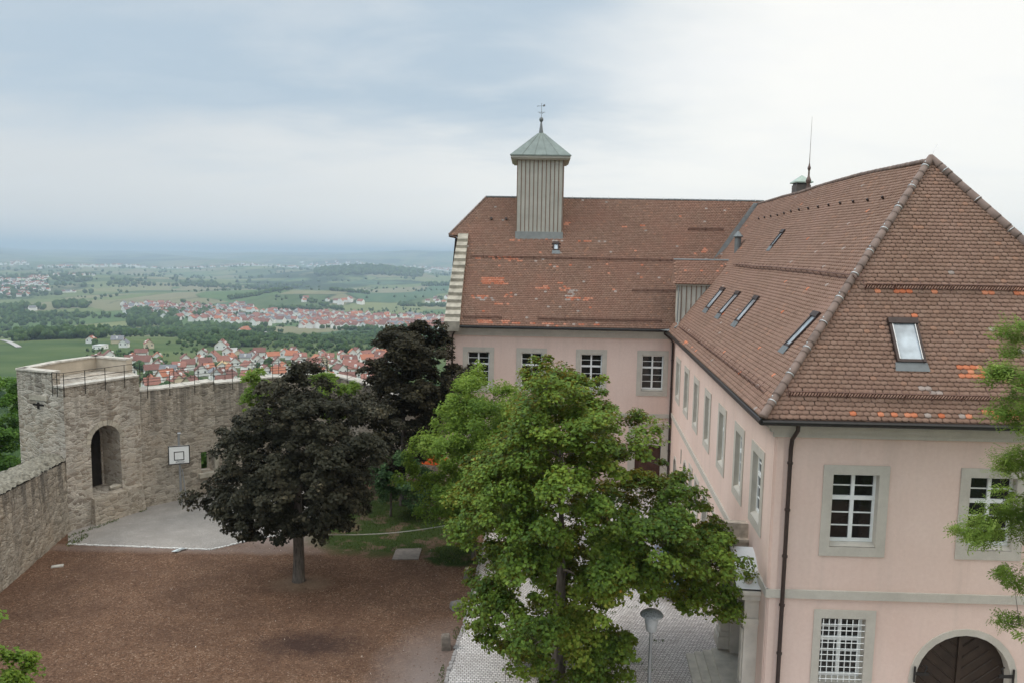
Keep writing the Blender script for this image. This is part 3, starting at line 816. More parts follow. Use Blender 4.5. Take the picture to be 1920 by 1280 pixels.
# little tile hooks and vent tiles on the long slope
mb = MB()
for s_ in np.arange(6.5, 28, 1.55):
    q = f_long(np.array([s_]), np.array([8.55]), np.array([.05]))[0]; mb.tube([V(q), V(q) + V((-.06,-.02,.09))], .045, 6)
for l_, u_ in ((11.9, 8.4), (10.9, 8.4)):
    q = f_far(np.array([l_]), np.array([u_]), np.array([.05]))[0]; mb.tube([V(q), V(q) + V((-.02,-.12,.05))], .09, 8)
mb.build('roof_hooks', BROWNM, B)

# roof windows
def skylight(fn, s0, s1, u0, u1, h=.12, label=None, glass=SKYGLASS):
    mb = MB()
    def P(s, u, hh): return V(fn(np.array([s]), np.array([u]), np.array([hh]))[0])
    def blk(a, b, c, d, h0, h1):
        p = [P(a,c,h0), P(b,c,h0), P(b,d,h0), P(a,d,h0), P(a,c,h1), P(b,c,h1), P(b,d,h1), P(a,d,h1)]
        f = [(0,3,2,1),(4,5,6,7),(0,1,5,4),(1,2,6,5),(2,3,7,6),(3,0,4,7)]
        mb.add(p, f); mb.add(p, [q[::-1] for q in f]) if False else None
    e = .09
    blk(s0, s0+e, u0, u1, -.05, h); blk(s1-e, s1, u0, u1, -.05, h)
    blk(s0+e, s1-e, u0, u0+e, -.05, h-.02); blk(s0-.02, s1+.02, u1-.17, u1+.02, -.05, h+.035)
    w = mb.build('roof_window', BROWNM, B)
    if label: w['label'] = label
    mb = MB(); mb.quad(P(s0+e, u0+e, h-.035), P(s1-e, u0+e, h-.035), P(s1-e, u1-.17, h-.035), P(s0+e, u1-.17, h-.035)); mb.build('pane', glass, w)
    mb = MB(); mb.quad(P(s0-.08, u0-.28, .05), P(s1+.08, u0-.28, .05), P(s1+.04, u0, .07), P(s0-.04, u0, .07)); mb.build('apron', LEAD, w)
    if s1-s0 > .75:
        mb = MB()
        for a in (s0+e-.012, s1-e-.012):
            mb.add([P(a, u0+e, h+.004), P(a+.024, u0+e, h+.004), P(a+.024, u1-.17, h+.004), P(a, u1-.17, h+.004)], [(0,1,2,3)])
        mb.build('glazing_bar', CLIP, w)
    return w
for a, b, c, d in sky_long: skylight(f_long, a, b, c, d, .085)
skylight(f_hip, *sky_hip, .13, 'roof window with a pale pane on the near hipped slope')
skylight(f_far, 7.32, 7.72, 5.85, 6.5, .1)

# stepped gable stones on the far wing
mb = MB()
for k in range(13):
    u0 = .1 + k*.535; u1 = u0 + .56
    o0 = 14.47 - .42*k/13; i0 = 13.5 - .1*k/13
    a = [V(q) for q in f_far(np.array([i0, o0, o0, i0]), np.array([u0-.03, u0-.03, u1, u1]), np.array([.32, .32, .1, .1]))]
    b = [q - V((0, -.12, .62)) for q in a]
    sh = random.uniform(-.015, .015)
    mb.add([q + D3*sh for q in a + b], [(0,1,2,3),(7,6,5,4),(0,4,5,1),(1,5,6,2),(2,6,7,3),(3,7,4,0)])
mb.build('gable_coping', ASHLAR, B)
mb = MB(); FF.box(mb, L3-.9, L3+.1, 9.98, 10.35, -.2, .42); mb.build('gable_coping', ASHLAR, B)

# ridge turret with weather vane
TL = V((.14, 52.38, 0)); TRr = V((3.22, 52.29, 0)); td = (TRr-TL).normalized(); tn = V((td.y, -td.x, 0)); TW = (TRr-TL).length
FT = Fr(TL, td, tn)
mb = MB(); FT.box(mb, 0, TW, 14.6, 20.85, -TW, 0)
tu = mb.build('turret', BOARD, B); tu['label'] = 'grey boarded square turret on the far wing ridge'
mb = MB()
for k in range(12):
    s = .02 + (TW-.06)*k/11
    FT.box(mb, s-.022, s+.022, 16.15, 20.83, .002, .035)
FT2 = Fr(TRr, -tn, td)
for k in range(12):
    s = .02 + (TW-.06)*k/11
    FT2.box(mb, s-.022, s+.022, 16.3, 20.83, .002, .035)
mb.build('batten', BATTEN, tu)
mb = MB(); FT.box(mb, -.05, TW+.05, 15.62, 16.14, -.2, .06)
for k in range(9): FT.box(mb, .1+k*.34, .1+k*.34+.17, 15.58, 15.7, .0, .09)
mb.build('flashing', ZINC, tu)
mb = MB(); FT.box(mb, -.42, TW+.42, 20.93, 21.12, -TW-.42, .42)
FT.box(mb, -.3, TW+.3, 20.84, 20.928, -TW-.3, .3)
mb.build('eaves', BOARD, tu)
mb = MB()
e = .46; q = [FT.p(-e, 21.13, e), FT.p(TW+e, 21.13, e), FT.p(TW+e, 21.13, -TW-e), FT.p(-e, 21.13, -TW-e)]
q1 = [FT.p(TW*.5+sx*.95, 22.1, -TW*.5+sy*.95) for sx, sy in ((-1,1),(1,1),(1,-1),(-1,-1))]
q2 = [FT.p(TW*.5+sx*.28, 22.72, -TW*.5+sy*.28) for sx, sy in ((-1,1),(1,1),(1,-1),(-1,-1))]
q3 = [FT.p(TW*.5+sx*.1, 22.84, -TW*.5+sy*.1) for sx, sy in ((-1,1),(1,1),(1,-1),(-1,-1))]
mb.add(q + q1 + q2 + q3, [(j*4+i, j*4+(i+1) % 4, j*4+4+(i+1) % 4, j*4+4+i) for j in range(3) for i in range(4)] + [(12,13,14,15)])
for k in range(1, 5):
    t = k/5; a = q[0]+(q[1]-q[0])*t; b = q1[0]+(q1[1]-q1[0])*min(1, max(0, (t-.2)/.6)) if False else q1[0]+(q1[1]-q1[0])*t; c = q2[0]+(q2[1]-q2[0])*t
    mb.tube([a + V((0,0,.015)), b + V((0,0,.015)), c + V((0,0,.015))], .018, 4)
    a = q[1]+(q[2]-q[1])*t; b = q1[1]+(q1[2]-q1[1])*t; c = q2[1]+(q2[2]-q2[1])*t
    mb.tube([a + V((0,0,.015)), b + V((0,0,.015)), c + V((0,0,.015))], .018, 4)
FT.box(mb, -.47, TW+.47, 21.05, 21.128, .44, .475); 
mb.build('roof', COPPER, tu)
vc = FT.p(TW*.5, 22.84, -TW*.5)
mb = MB()
mb.lathe(vc, [(.15, 0), (.1, .35), (.055, .68), (.05, .7), (.1, .74), (.14, .83), (.145, .88), (.12, .97), (.04, 1.03), (.018, 1.05), (.012, 1.95)], 12)
z0 = vc.z
mb.tube([vc + V((-.26,0,1.35)), vc + V((.26,0,1.35))], .014, 5); mb.tube([vc + V((0,-.26,1.35)), vc + V((0,.26,1.35))], .014, 5)
mb.tube([vc + V((-.24,0,1.75)), vc + V((.22,.0,1.78))], .013, 5)
mb.obox(vc + V((.1,-.01,1.72)), (.14,0,.03), (0,.02,0), (0,0,.13)); mb.obox(vc + V((-.3,-.01,1.7)), (.09,0,.05), (0,.02,0), (0,0,.04))
mb.obox(vc + V((.04,-.01,1.22)), (.1,0,.1), (0,.02,0), (0,0,.04)); mb.obox(vc + V((-.14,-.01,1.3)), (.08,0,-.05), (0,.02,0), (0,0,.04))
mb.build('weather_vane', LEAD, tu, smooth=True)

# dormer on the long slope
DS = 24.46; DP = Cc + D1*DS; DC = DP + D1*1.1
dq = lambda w, s, z: V((Cc.x + N1.x*w + D1.x*s, Cc.y + N1.y*w + D1.y*s, z))
w0 = (V((10.0,46.48,0))-Cc).dot(N1); w1 = (V((12.45,46.25,0))-Cc).dot(N1)
mb = MB()
mb.add([dq(w0,DS,10.5), dq(w1+.1,DS,12.9), dq(w0,DS,12.95)], [(0,1,2)])
mb.add([dq(w0,DS+2.2,10.5), dq(w1+.1,DS+2.2,12.9), dq(w0,DS+2.2,12.95)], [(2,1,0)])
mb.add([dq(w0,DS,10.5), dq(w0,DS+2.2,10.5), dq(w0,DS+2.2,12.95), dq(w0,DS+1.1,14.2), dq(w0,DS,12.95)], [(4,3,2,1,0)])
dm = mb.build('dormer', BOARD, B); dm['label'] = 'tiled dormer with grey boarded cheek beside the roof valley'
mb = MB()
for k in range(9):
    w = w0 + .06 + k*.285
    zb = 10.6 + (w-w0)*(12.8-10.6)/(w1-w0)
    if zb < 12.8: mb.obox(dq(w, DS-.002, zb), N1*.045, -D1*.03, V((0,0,12.93-zb)))
mb.build('batten', BATTEN, dm)
mb = MB(); mb.obox(dq(w0-.3, DS-.12, 12.93), N1*(w1-w0+.45), D1*.1, V((0,0,.1)))
mb.obox(dq(w0-.32, DS-.16, 13.02), D1*.06, N1*.02, V((0,0,.02)))
mb.build('fascia', BOARD, dm)
mb = MB(); mb.tube([dq(w0-.1, DS-.06, 12.9), dq(w0-.12, DS-.05, 10.75), dq(w0-.05, DS-.2, 10.6), dq(w0-.3, DS-.45, 10.42)], .05, 8); mb.build('downpipe', ZINC, dm)
kd = (14.43-13.0)/1.3; ud = math.hypot(1.3, 1.43)
f_dor = slope_fn(dq(0, DS-.2, 0), N1, D1, kd, 13.02, None, (.004, .5, .5))
wr = (V((9.78,47.6,0))-Cc).dot(N1)
o = tiles('roof', f_dor, [(wr-.05, 0), (w1+.25, 0), (3.85, ud), (wr+.05, ud)], (), [(wr+.6, wr+.8, .95, 1.1, 1, 1), (wr+1.5, wr+1.75, .95, 1.1, 1, 1), (wr+2.5, wr+2.7, .95, 1.1, 1, 1), (wr+2.6, wr+3.2, 1.4, 1.7, .5, 1)], mat=TILEW, seed=9, parent=dm)
mb = MB(); mb.quad(dq(wr-.05, DS+2.4, 13.02), dq(w1+.25, DS+2.4, 13.02), dq(3.85, DS+1.1, 14.43), dq(wr+.05, DS+1.1, 14.43)); 
mb.add([dq(wr-.05,DS-.2,12.9), dq(wr+.03,DS+1.1,14.36), dq(wr-.05,DS+2.4,12.9)], [(0,1,2)])
mb.build('back_roof', TILE, dm)
mb = MB(); mb.tube([dq(wr-.02, DS+1.1, 14.46), dq(3.9, DS+1.1, 14.46)], .07, 8); mb.build('ridge_cap', LEAD, dm)
# vent pipe in the valley
vp = V(f_long(np.array([25.6]), np.array([6.25]), np.array([0.]))[0])
mb = MB(); mb.lathe(vp, [(.2, -.2), (.2, .75), (.3, .78), (.3, .82), (.04, 1.12)], 12); mb.build('vent_pipe', LEAD, B)
# chimney and lightning finial on the ridge
cp = V((17.2, 47.4, 0))
mb = MB(); mb.obox(cp + V((-.42,-.42,17.6)), (.84,0,0), (0,.84,0), (0,0,1.42)); ch = mb.build('chimney', simple('chimney_sheet', (.1,.085,.075), .6, .4, .2, .3, 2), B)
mb = MB(); mb.obox(cp + V((-.38,-.38,19.02)), (.76,0,0), (0,.76,0), (0,0,.16)); mb.build('vent', BLACKM, ch)
mb = MB(); z = 19.2
p = [cp + V((sx*.52, sy*.52, z)) for sx, sy in ((-1,-1),(1,-1),(1,1),(-1,1))] + [cp + V((0,0,19.62))] + [cp + V((sx*.52, sy*.52, z-.07)) for sx, sy in ((-1,-1),(1,-1),(1,1),(-1,1))]
mb.add(p, [(0,1,4),(1,2,4),(2,3,4),(3,0,4),(5,6,1,0),(6,7,2,1),(7,8,3,2),(8,5,0,3),(8,7,6,5)]); mb.build('cap', PATINA, ch)
fp = V((16.2, 43.6, 18.0))
mb = MB(); mb.lathe(fp, [(.13,0), (.11,.5), (.07,.72), (.13,.84), (.15,.92), (.1,1.05), (.055,1.15), (.045,1.45), (.085,1.55), (.09,1.62), (.05,1.72), (.02,1.9), (.012,2.6), (.006,4.35)], 12)
mb.build('lightning_finial', simple('finial_copper', (.13,.085,.07), .5, .5, .4, .25, 4), B, smooth=True)
mb = MB(); mb.tube([apz + V((0,0,.1)), apz + V((.35,.3,.55))], .012, 5); mb.build('lightning_rod', CLIP, B)

# portal of the long wing
po = MB()
def pil(s0, s1):
    FL.box(po, s0-.08, s1+.08, .5, .95, .003, .52); FL.box(po, s0-.04, s1+.04, .95, 1.15, .003, .47)
    FL.box(po, s0, s1, 1.15, 3.2, .003, .42); FL.box(po, s0+.13, s1-.13, 1.3, 3.05, .42, .46)
    FL.box(po, s0-.03, s1+.03, 3.2, 3.3, .003, .46); FL.box(po, s0-.08, s1+.08, 3.3, 3.47, .003, .52)
    FL.box(po, s0, s1, 3.47, 4.1, .003, .44)
pil(.95, 1.5); pil(4.75, 5.3)
FL.box(po, 1.5, 4.75, 3.7, 4.1, .003, .3)
FL.box(po, .8, 5.45, 4.1, 4.3, .003, .56); FL.box(po, .72, 5.53, 4.302, 4.42, .003, .66)
o_ = arch(1.85, 4.65, .5, 2.3); i_ = arch(2.1, 4.4, .5, 2.3)
for q in range(1, len(o_)):
    a, b = o_[q], o_[(q+1) % len(o_)]; c, d = i_[(q+1) % len(i_)], i_[q]
    po.quad(FL.p(*a, .12), FL.p(*b, .12), FL.p(*c, .12), FL.p(*d, .12))
FL.reveal(po, i_, .12, -.42)
pr = po.build('portal', PORTALST, B); pr['label'] = 'carved stone portal with a broken scroll pediment above the steps'
mb = MB(); FL.panel(mb, i_, (), -.4); mb.build('door', DOORW, pr)
# the two swan-neck halves: white curved tops, brown scrolls at their ends
for sgn, sa, sb in ((1, .78, 2.25), (-1, 5.47, 3.0)):
    n = 14; zz = lambda t, H_=(.8 if sgn > 0 else 1.05): 4.44 + H_*math.sin(t*math.pi*.5)**1.15
    mt_ = MB(); ms_ = MB()
    for k in range(n):
        t0, t1 = k/n, (k+1)/n; a0 = sa + (sb-sa)*t0; a1 = sa + (sb-sa)*t1; z0_, z1_ = zz(t0) + (.12 if sgn < 0 else 0), zz(t1) + (.12 if sgn < 0 else 0)
        mt_.quad(FL.p(a0, z0_+.03, .0), FL.p(a0, z0_+.03, .74), FL.p(a1, z1_+.03, .74), FL.p(a1, z1_+.03, .0))
        mt_.quad(FL.p(a0, z0_+.03, .74), FL.p(a0, z0_, .74), FL.p(a1, z1_, .74), FL.p(a1, z1_+.03, .74))
        for (h0, h1, d) in (((.0, .09, .72), (.09, .17, .66), (.17, .3, .55), (.3, .4, .47), (.4, .55, .4), (.55, 2, .3)) if sgn > 0 else ((-.16, .02, .98), (.02, .15, .9), (.15, .24, .8), (.24, .42, .7), (.42, .52, .6), (.52, .72, .5), (.72, 2, .36))):
            b0, b1 = max(4.42, z0_-h1), max(4.42, z1_-h1); u0, u1 = max(4.42, z0_-h0), max(4.42, z1_-h0)
            if u0 <= 4.421 and u1 <= 4.421: continue
            ms_.quad(FL.p(a0, u0, d), FL.p(a0, b0, d), FL.p(a1, b1, d), FL.p(a1, u1, d))
            ms_.quad(FL.p(a0, b0, d), FL.p(a0, b0, 0), FL.p(a1, b1, 0), FL.p(a1, b1, d))
            if k == n-1: ms_.quad(FL.p(a1, u1, 0.), FL.p(a1, u1, d), FL.p(a1, b1, d), FL.p(a1, b1, 0.))
    if sgn > 0: mt_.build('pediment_top', WHITEW, pr)
    else: ms_.add([(p_[0], p_[1], p_[2] + .14) for p_ in mt_.v], mt_.f)
    ms_.build('pediment_moulding', SCROLLST, pr)
# a crest stone between the halves
mb = MB(); FL.box(mb, 2.75, 3.5, 4.422, 4.75, .003, .5); FL.box(mb, 2.85, 3.4, 4.752, 5.2, .003, .4); FL.box(mb, 2.8, 3.45, 5.202, 5.3, .003, .46)
mb.build('crest_base', SCROLLST, pr)

# steps before the portal (lie on the ground, part of the building's entrance)
mb = MB()
for k in range(4):
    d0 = .42 + (3-k)*.29
    FL.box(mb, .1+.02*k, 4.95-.05*k, 0, .115*(k+1), (.003 if k == 3 else d0), d0+.29)
tag(mb.build('entrance_steps', STEPST), 'wide grey stone entrance steps in front of the carved portal', 'steps')
# plants on the portal ledge
def leaf_mesh(name, C, N, size, mats, parent=None, seed=0, fold=.25, wide=.8, rnd=None, tdir=None):
    """kite leaves: C centres (n,3), N normals (n,3), size (n,)"""
    g = np.random.default_rng(seed); n = len(C)
    N = N/np.maximum(np.linalg.norm(N, axis=1, keepdims=True), 1e-6)
    t = g.normal(size=(n, 3)) if tdir is None else tdir + g.normal(size=(n, 3))*.35
    t = t - N*np.sum(t*N, 1, keepdims=True); t /= np.maximum(np.linalg.norm(t, axis=1, keepdims=True), 1e-6)
    b = np.cross(N, t); s = size[:,None]
    p0 = C - t*s*.5; p2 = C + t*s*.5 - N*s*.08
    p1 = C + b*s*.5*wide + N*s*fold*.5; p3 = C - b*s*.5*wide + N*s*fold*.5
    vs = np.stack([p0, p1, p2, p3], 1).reshape(-1, 3)
    off = np.array(root_loc(parent)) if parent is not None else np.zeros(3)
    vs = vs - off
    i = (np.arange(n)*4)[:,None]
    lp = np.concatenate([i, i+1, i+2, i, i+2, i+3], 1).ravel()
    me = bpy.data.meshes.new(name)
    me.vertices.add(4*n); me.vertices.foreach_set('co', vs.astype('f').ravel())
    me.loops.add(6*n); me.loops.foreach_set('vertex_index', lp.astype('i'))
    me.polygons.add(2*n); me.polygons.foreach_set('loop_start', (np.arange(2*n)*3).astype('i')); me.polygons.foreach_set('loop_total', np.full(2*n, 3, 'i'))
    me.update(calc_edges=True)
    r = g.random(n) if rnd is None else rnd
    a = me.attributes.new('rnd', 'FLOAT', 'FACE'); a.data.foreach_set('value', np.repeat(r, 2).astype('f'))
    me.materials.append(mats)
    o = bpy.data.objects.new(name, me); COL.objects.link(o)
    if parent is not None: o.parent = parent
    return o
pp = FL.p(1.05, 4.43, .35)
bx = empty('window_box_plant', pp, 'small potted green plant on the ledge of the portal by the corner', 'plant')
mb = MB(); mb.lathe(pp, [(.0, .01), (.11, .01), (.15, .24), (.13, .24), (.12, .2)], 12); mb.build('pot', SCROLLST, bx)
g = np.random.default_rng(2); c = np.array(pp) + np.array((0,0,.38)) + g.normal(size=(160,3))*np.array((.14,.14,.1))
leaf_mesh('foliage', c, g.normal(size=(160,3)) + np.array((0,0,1.)), g.uniform(.06,.11,160), L_MAPLE, bx, 3)

# ------------------------------------------------------------------ courtyard ground
def struct(name, mb, mat, **kw):
    o = mb.build(name, mat, **kw); o['kind'] = 'structure'; return o
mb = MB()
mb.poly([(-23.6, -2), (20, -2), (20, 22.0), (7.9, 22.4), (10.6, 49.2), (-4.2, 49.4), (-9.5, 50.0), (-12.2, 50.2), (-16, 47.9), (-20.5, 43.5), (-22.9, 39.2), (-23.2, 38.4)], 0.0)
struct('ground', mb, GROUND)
mb = MB()
mb.poly([(-22.75, 38.75), (-21.75, 37.02), (-14.56, 36.63), (-12.84, 38.15), (-11.45, 38.99), (-10.4, 41.5), (-11.0, 44.5), (-11.6, 49.7), (-12.1, 49.9), (-15.9, 47.6), (-20.6, 43.1)], .006)
struct('gravel_court', mb, GRAVEL)
mb = MB()
cob = [(-2.9, 12), (-2.5, 21), (-2.07, 25.08), (-1.9, 27.4), (-1.71, 29.34), (-1.5, 33), (-1.28, 37.24), (-1.0, 43.0), (-.8, 49.0), (10.2, 48.6), (7.75, 22.2), (20, 21.9), (20, 12)]
mb.poly(cob, .010)
struct('cobbled_yard', mb, COBBLE)
# white line of stones along the court's edge, kerb of the setts
def stones_along(mb, pts, w, h, step, jit=.02, z=.0):
    for (a, b) in zip(pts[:-1], pts[1:]):
        a = V((*a, z)); b = V((*b, z)); L = (b-a).length; n = int(L/step); d = (b-a).normalized(); q = V((-d.y, d.x, 0))
        for i in range(n):
            p = a + d*(i*step + random.uniform(0, .02)) + q*random.uniform(-jit, jit); l = step*random.uniform(.75, .93); ww = w*random.uniform(.8, 1.15)
            hh = h*random.uniform(.6, 1.2)
            mb.obox(p - q*ww*.5, d*l, q*ww, V((0,0,hh)))
mb = MB(); stones_along(mb, [(-21.75,37.02), (-14.56,36.63), (-12.84,38.15), (-11.45,38.99)], .09, .05, .16)
struct('court_edging', mb, simple('white_edging', (.66,.64,.6), .9, .1, 0, .2, 6))
mb = MB(); stones_along(mb, [(-2.5,21), (-2.07,25.08), (-1.9,27.4), (-1.71,29.34), (-1.5,33), (-1.28,37.24), (-1.0,43), (-.8,49)], .12, .045, .2)
struct('yard_kerb', mb, simple('kerb_stone', (.36,.33,.31), .9, .1, 0, .25, 5))
# loose chips and weeds
g = np.random.default_rng(11); n = 5200
x = g.uniform(-22, -2, n); y = g.uniform(20, 37.5, n)
leaf_mesh('mulch_chips', np.stack([x, y, np.full(n, .02)], 1), g.normal(size=(n,3))*.4 + np.array((0,0,1.)), g.uniform(.03,.10,n), mk_leaf('bark_chip', [(0, (.06,.03,.02)), (.6, (.15,.08,.055)), (.9, (.26,.155,.11)), (.97, (.42,.31,.24)), (1, (.62,.54,.46))], 0, .1, .9), None, 5, .1, .35)['kind'] = 'stuff'
def tufts(regs, seed):
    g = np.random.default_rng(seed); C = []; 
    for (cx, cy, rx, ry, n) in regs:
        a = g.uniform(0, 2*math.pi, n); r_ = np.sqrt(g.random(n))
        C.append(np.stack([cx + rx*r_*np.cos(a), cy + ry*r_*np.sin(a), g.uniform(.02, .06, n)], 1))
    return np.concatenate(C)
c = tufts([(-6.6,41.3,4.2,4.6,6500), (-2.6,36.6,1.2,1.2,1200), (-2.25,24.0,.14,2.2,260), (-1.95,28.6,.12,.5,60), (-21.6,37.6,.3,.9,260), (-20.5,42.2,.15,.3,30)] + [(-22.2+.2*i, 38.2+.45*i, .12, .35, 40) for i in range(6)] + [(random.uniform(4,6.5), random.uniform(26,32), .25, .15, 25) for _ in range(8)], 4)
tag(leaf_mesh('grass', c, np.random.default_rng(1).normal(size=c.shape)*np.array((1,1,.25)), np.random.default_rng(2).uniform(.05,.13,len(c)), GRASS, None, 6, .1, .3, tdir=np.array((0,0,1.))), kind='stuff')

# ------------------------------------------------------------------ old curtain wall and tower
T1 = V((-22.67,38.75,0)); T2 = V((-20.72,42.73,0)); dt = (T2-T1).normalized(); tl = (T2-T1).length
nt = V((dt.y, -dt.x, 0))
TW_ = empty('ruined_tower', (T1.x, T1.y, 0), 'ruined stone bastion tower with an arched niche and a railed terrace', 'tower')
FR = Fr(T1, dt, nt)
niche = arch(1.38, 3.1, 1.48, 4.3)
niche = [(s + (.06 if z < 2 and s > 2 else 0), z) for s, z in niche]
mb = MB()
FR.panel(mb, rect(0, tl, -.3, 7.5), [niche])
FR.reveal(mb, niche, 0, -1.5)
inr = arch(1.42, 3.04, 1.49, 4.28, 10)
FR.panel(mb, niche, [inr], -1.5)
FR.reveal(mb, inr, -1.5, -1.58)
KK = V((-25.75,39.95,0)); MM = V((-25.5,42.8,0)); NN = V((-24.5,45.4,0)); QQ = V((-21.95,44.5,0))
zs_ = 7.5
def wq(a, b, z0, z1, z2=None): mb.quad(V((a.x,a.y,z0)), V((b.x,b.y,z0)), V((b.x,b.y,z2 or z1)), V((a.x,a.y,z1)))
wq(KK, T1, -.3, 7.5); wq(MM, KK, -6, 7.5); wq(NN, MM, -6, 7.5); wq(QQ, NN, -6, 7.5); wq(T2, QQ, -.3, 7.5)
mb.add([V((p.x,p.y,7.49)) for p in (T1, T2, QQ, NN, MM, KK)], [(0,1,2,3,4,5)])
tw = mb.build('wall', STONE2, TW_, uv=True)
mb = MB(); FR.panel(mb, inr, (), -1.56); mb.build('door', simple('recess_shade', (.028,.024,.021), .9, .1, 0, .4, 3), TW_)  # dark panel, its colour standing for shade in the opening; no actual door
# voussoirs of the niche
mb = MB()
for k in range(11):
    a0 = math.pi*(k+.06)/11; a1 = math.pi*(k+.94)/11; r0 = .86; r1 = 1.12 + random.uniform(-.03, .06); cx = 2.24; cz = 4.3
    pt = [(cx+r*math.cos(a), cz+r*math.sin(a)) for r, a in ((r0,a0),(r1,a0),(r1,a1),(r0,a1))]
    q = [FR.p(s, z, .025) for s, z in pt]; mb.quad(*q[::-1]); 
    for i in range(4):
        j = (i+1) % 4; mb.quad(q[i], q[j], q[j]-nt*.024, q[i]-nt*.024)
mb.build('voussoir', ASHLAR, TW_)
# sill block, projecting footing under the niche
mb = MB(); 
mb.add([FR.p(1.3,1.44,0), FR.p(4.2,1.5,0), FR.p(4.2,1.42,.3), FR.p(1.25,1.36,.3), FR.p(1.2,-.2,.42), FR.p(4.3,-.2,.42), FR.p(1.2,-.2,0), FR.p(4.3,-.2,0)], [(3,2,1,0),(4,5,2,3),(6,4,3,0),(5,7,1,2)])
mb.build('footing', STONE, TW_, uv=True)
mb = MB(); mb.tube([FR.p(2.55,1.6,-.25), FR.p(2.85,1.62,-.22), FR.p(3.15,1.58,-.2)], [.12,.17,.11], 7); mb.build('sill_stone', ASHLAR, TW_)
# copings and parapet
mb = MB(); FR.box(mb, -.05, tl+.04, 7.502, 7.6, -.5, .07); mb.build('coping', COPING, TW_)
def para(a, b, z1a, z1b, th=.42, z0=7.5):
    a = V((a.x,a.y,0)); b = V((b.x,b.y,0)); d = (b-a).normalized(); n_ = V((-d.y, d.x, 0))   # inwards for our winding
    mb = MB(); A = [up(a,z0), up(b,z0), up(b+n_*th,z0), up(a+n_*th,z0)]; Bq = [up(a,z1a), up(b,z1b), up(b+n_*th,z1b), up(a+n_*th,z1a)]
    mb.add(A+Bq, [(0,1,5,4),(1,2,6,5),(2,3,7,6),(3,0,4,7),(4,5,6,7)])
    mb.build('parapet', PARAPET if (a-KK).length > 1 and (b-T1).length > 1 else STONE2, TW_, uv=True)
    mb = MB(); e = .05
    A = [up(a-n_*e,z1a+.004), up(b-n_*e,z1b+.004), up(b+n_*(th+e),z1b+.004), up(a+n_*(th+e),z1a+.004)]; Bq = [q + V((0,0,.09)) for q in A]
    mb.add(A+Bq, [(3,2,1,0),(0,1,5,4),(1,2,6,5),(2,3,7,6),(3,0,4,7),(4,5,6,7)])
    mb.build('coping', COPING, TW_)
dk = (T1-KK).normalized()
para(T1 - dk*.75, KK, 8.2, 8.25) if False else None
def para2(a, b, th=.42): para(a, b, 8.2, 8.2, th)
para2(KK, T1 - dk*.7); para2(MM, KK + V((-.001,-.001,0))); para2(NN, MM); para2(QQ, NN)
mb = MB()
a = T1 - dk*.69; n_ = V((-dk.y, dk.x, 0)); mb.obox(up(a - n_*.06, 7.503), dk*.72, n_*.5, V((0,0,.098))); mb.build('coping', COPING, TW_)
# cross-shaped loophole on the left face
FK = Fr(KK, dk, V((dk.y, -dk.x, 0)))
mb = MB(); kl = (T1-KK).length
FK.box(mb, kl*.33, kl*.58, 6.44, 6.54, .004, .012); FK.box(mb, kl*.43, kl*.48, 6.28, 6.63, .013, .02)
mb.build('loophole', simple('loophole_dark', (.03,.027,.025), 1, 0), TW_)
mb = MB(); FK.box(mb, kl*.27, kl*.66, 6.74, 7.0, .004, .05); mb.build('loophole_lintel', ASHLAR, TW_)

def railing(pts, h, label, posts=None, name='railing', drop=.5, base=None, grp='iron railings on the old walls'):
    r_ = empty(name, pts[0], label, 'railing', grp)
    mb = MB()
    for f in (1, .52): mb.tube([V(p) + V((0,0,h*f)) for p in pts], .015, 5)
    mb.build('rail', BLACKM, r_)
    for p in (posts or pts):
        mb = MB(); mb.tube([V(p) + V((0,0,-drop)), V(p) + V((0,0,h))], .019, 5); mb.build('post', BLACKM, r_)
    return r_
tp = [FR.p(s, 7.55, .09) for s in (.0, 1.15, 2.3, 3.45, 4.42)]
railing([T1 - dk*.62 - n_*.09 + V((0,0,7.55)), T1 - dk*.28 - n_*.09 + V((0,0,7.55))] + tp, .72, 'black iron railing round the terrace of the ruined tower')

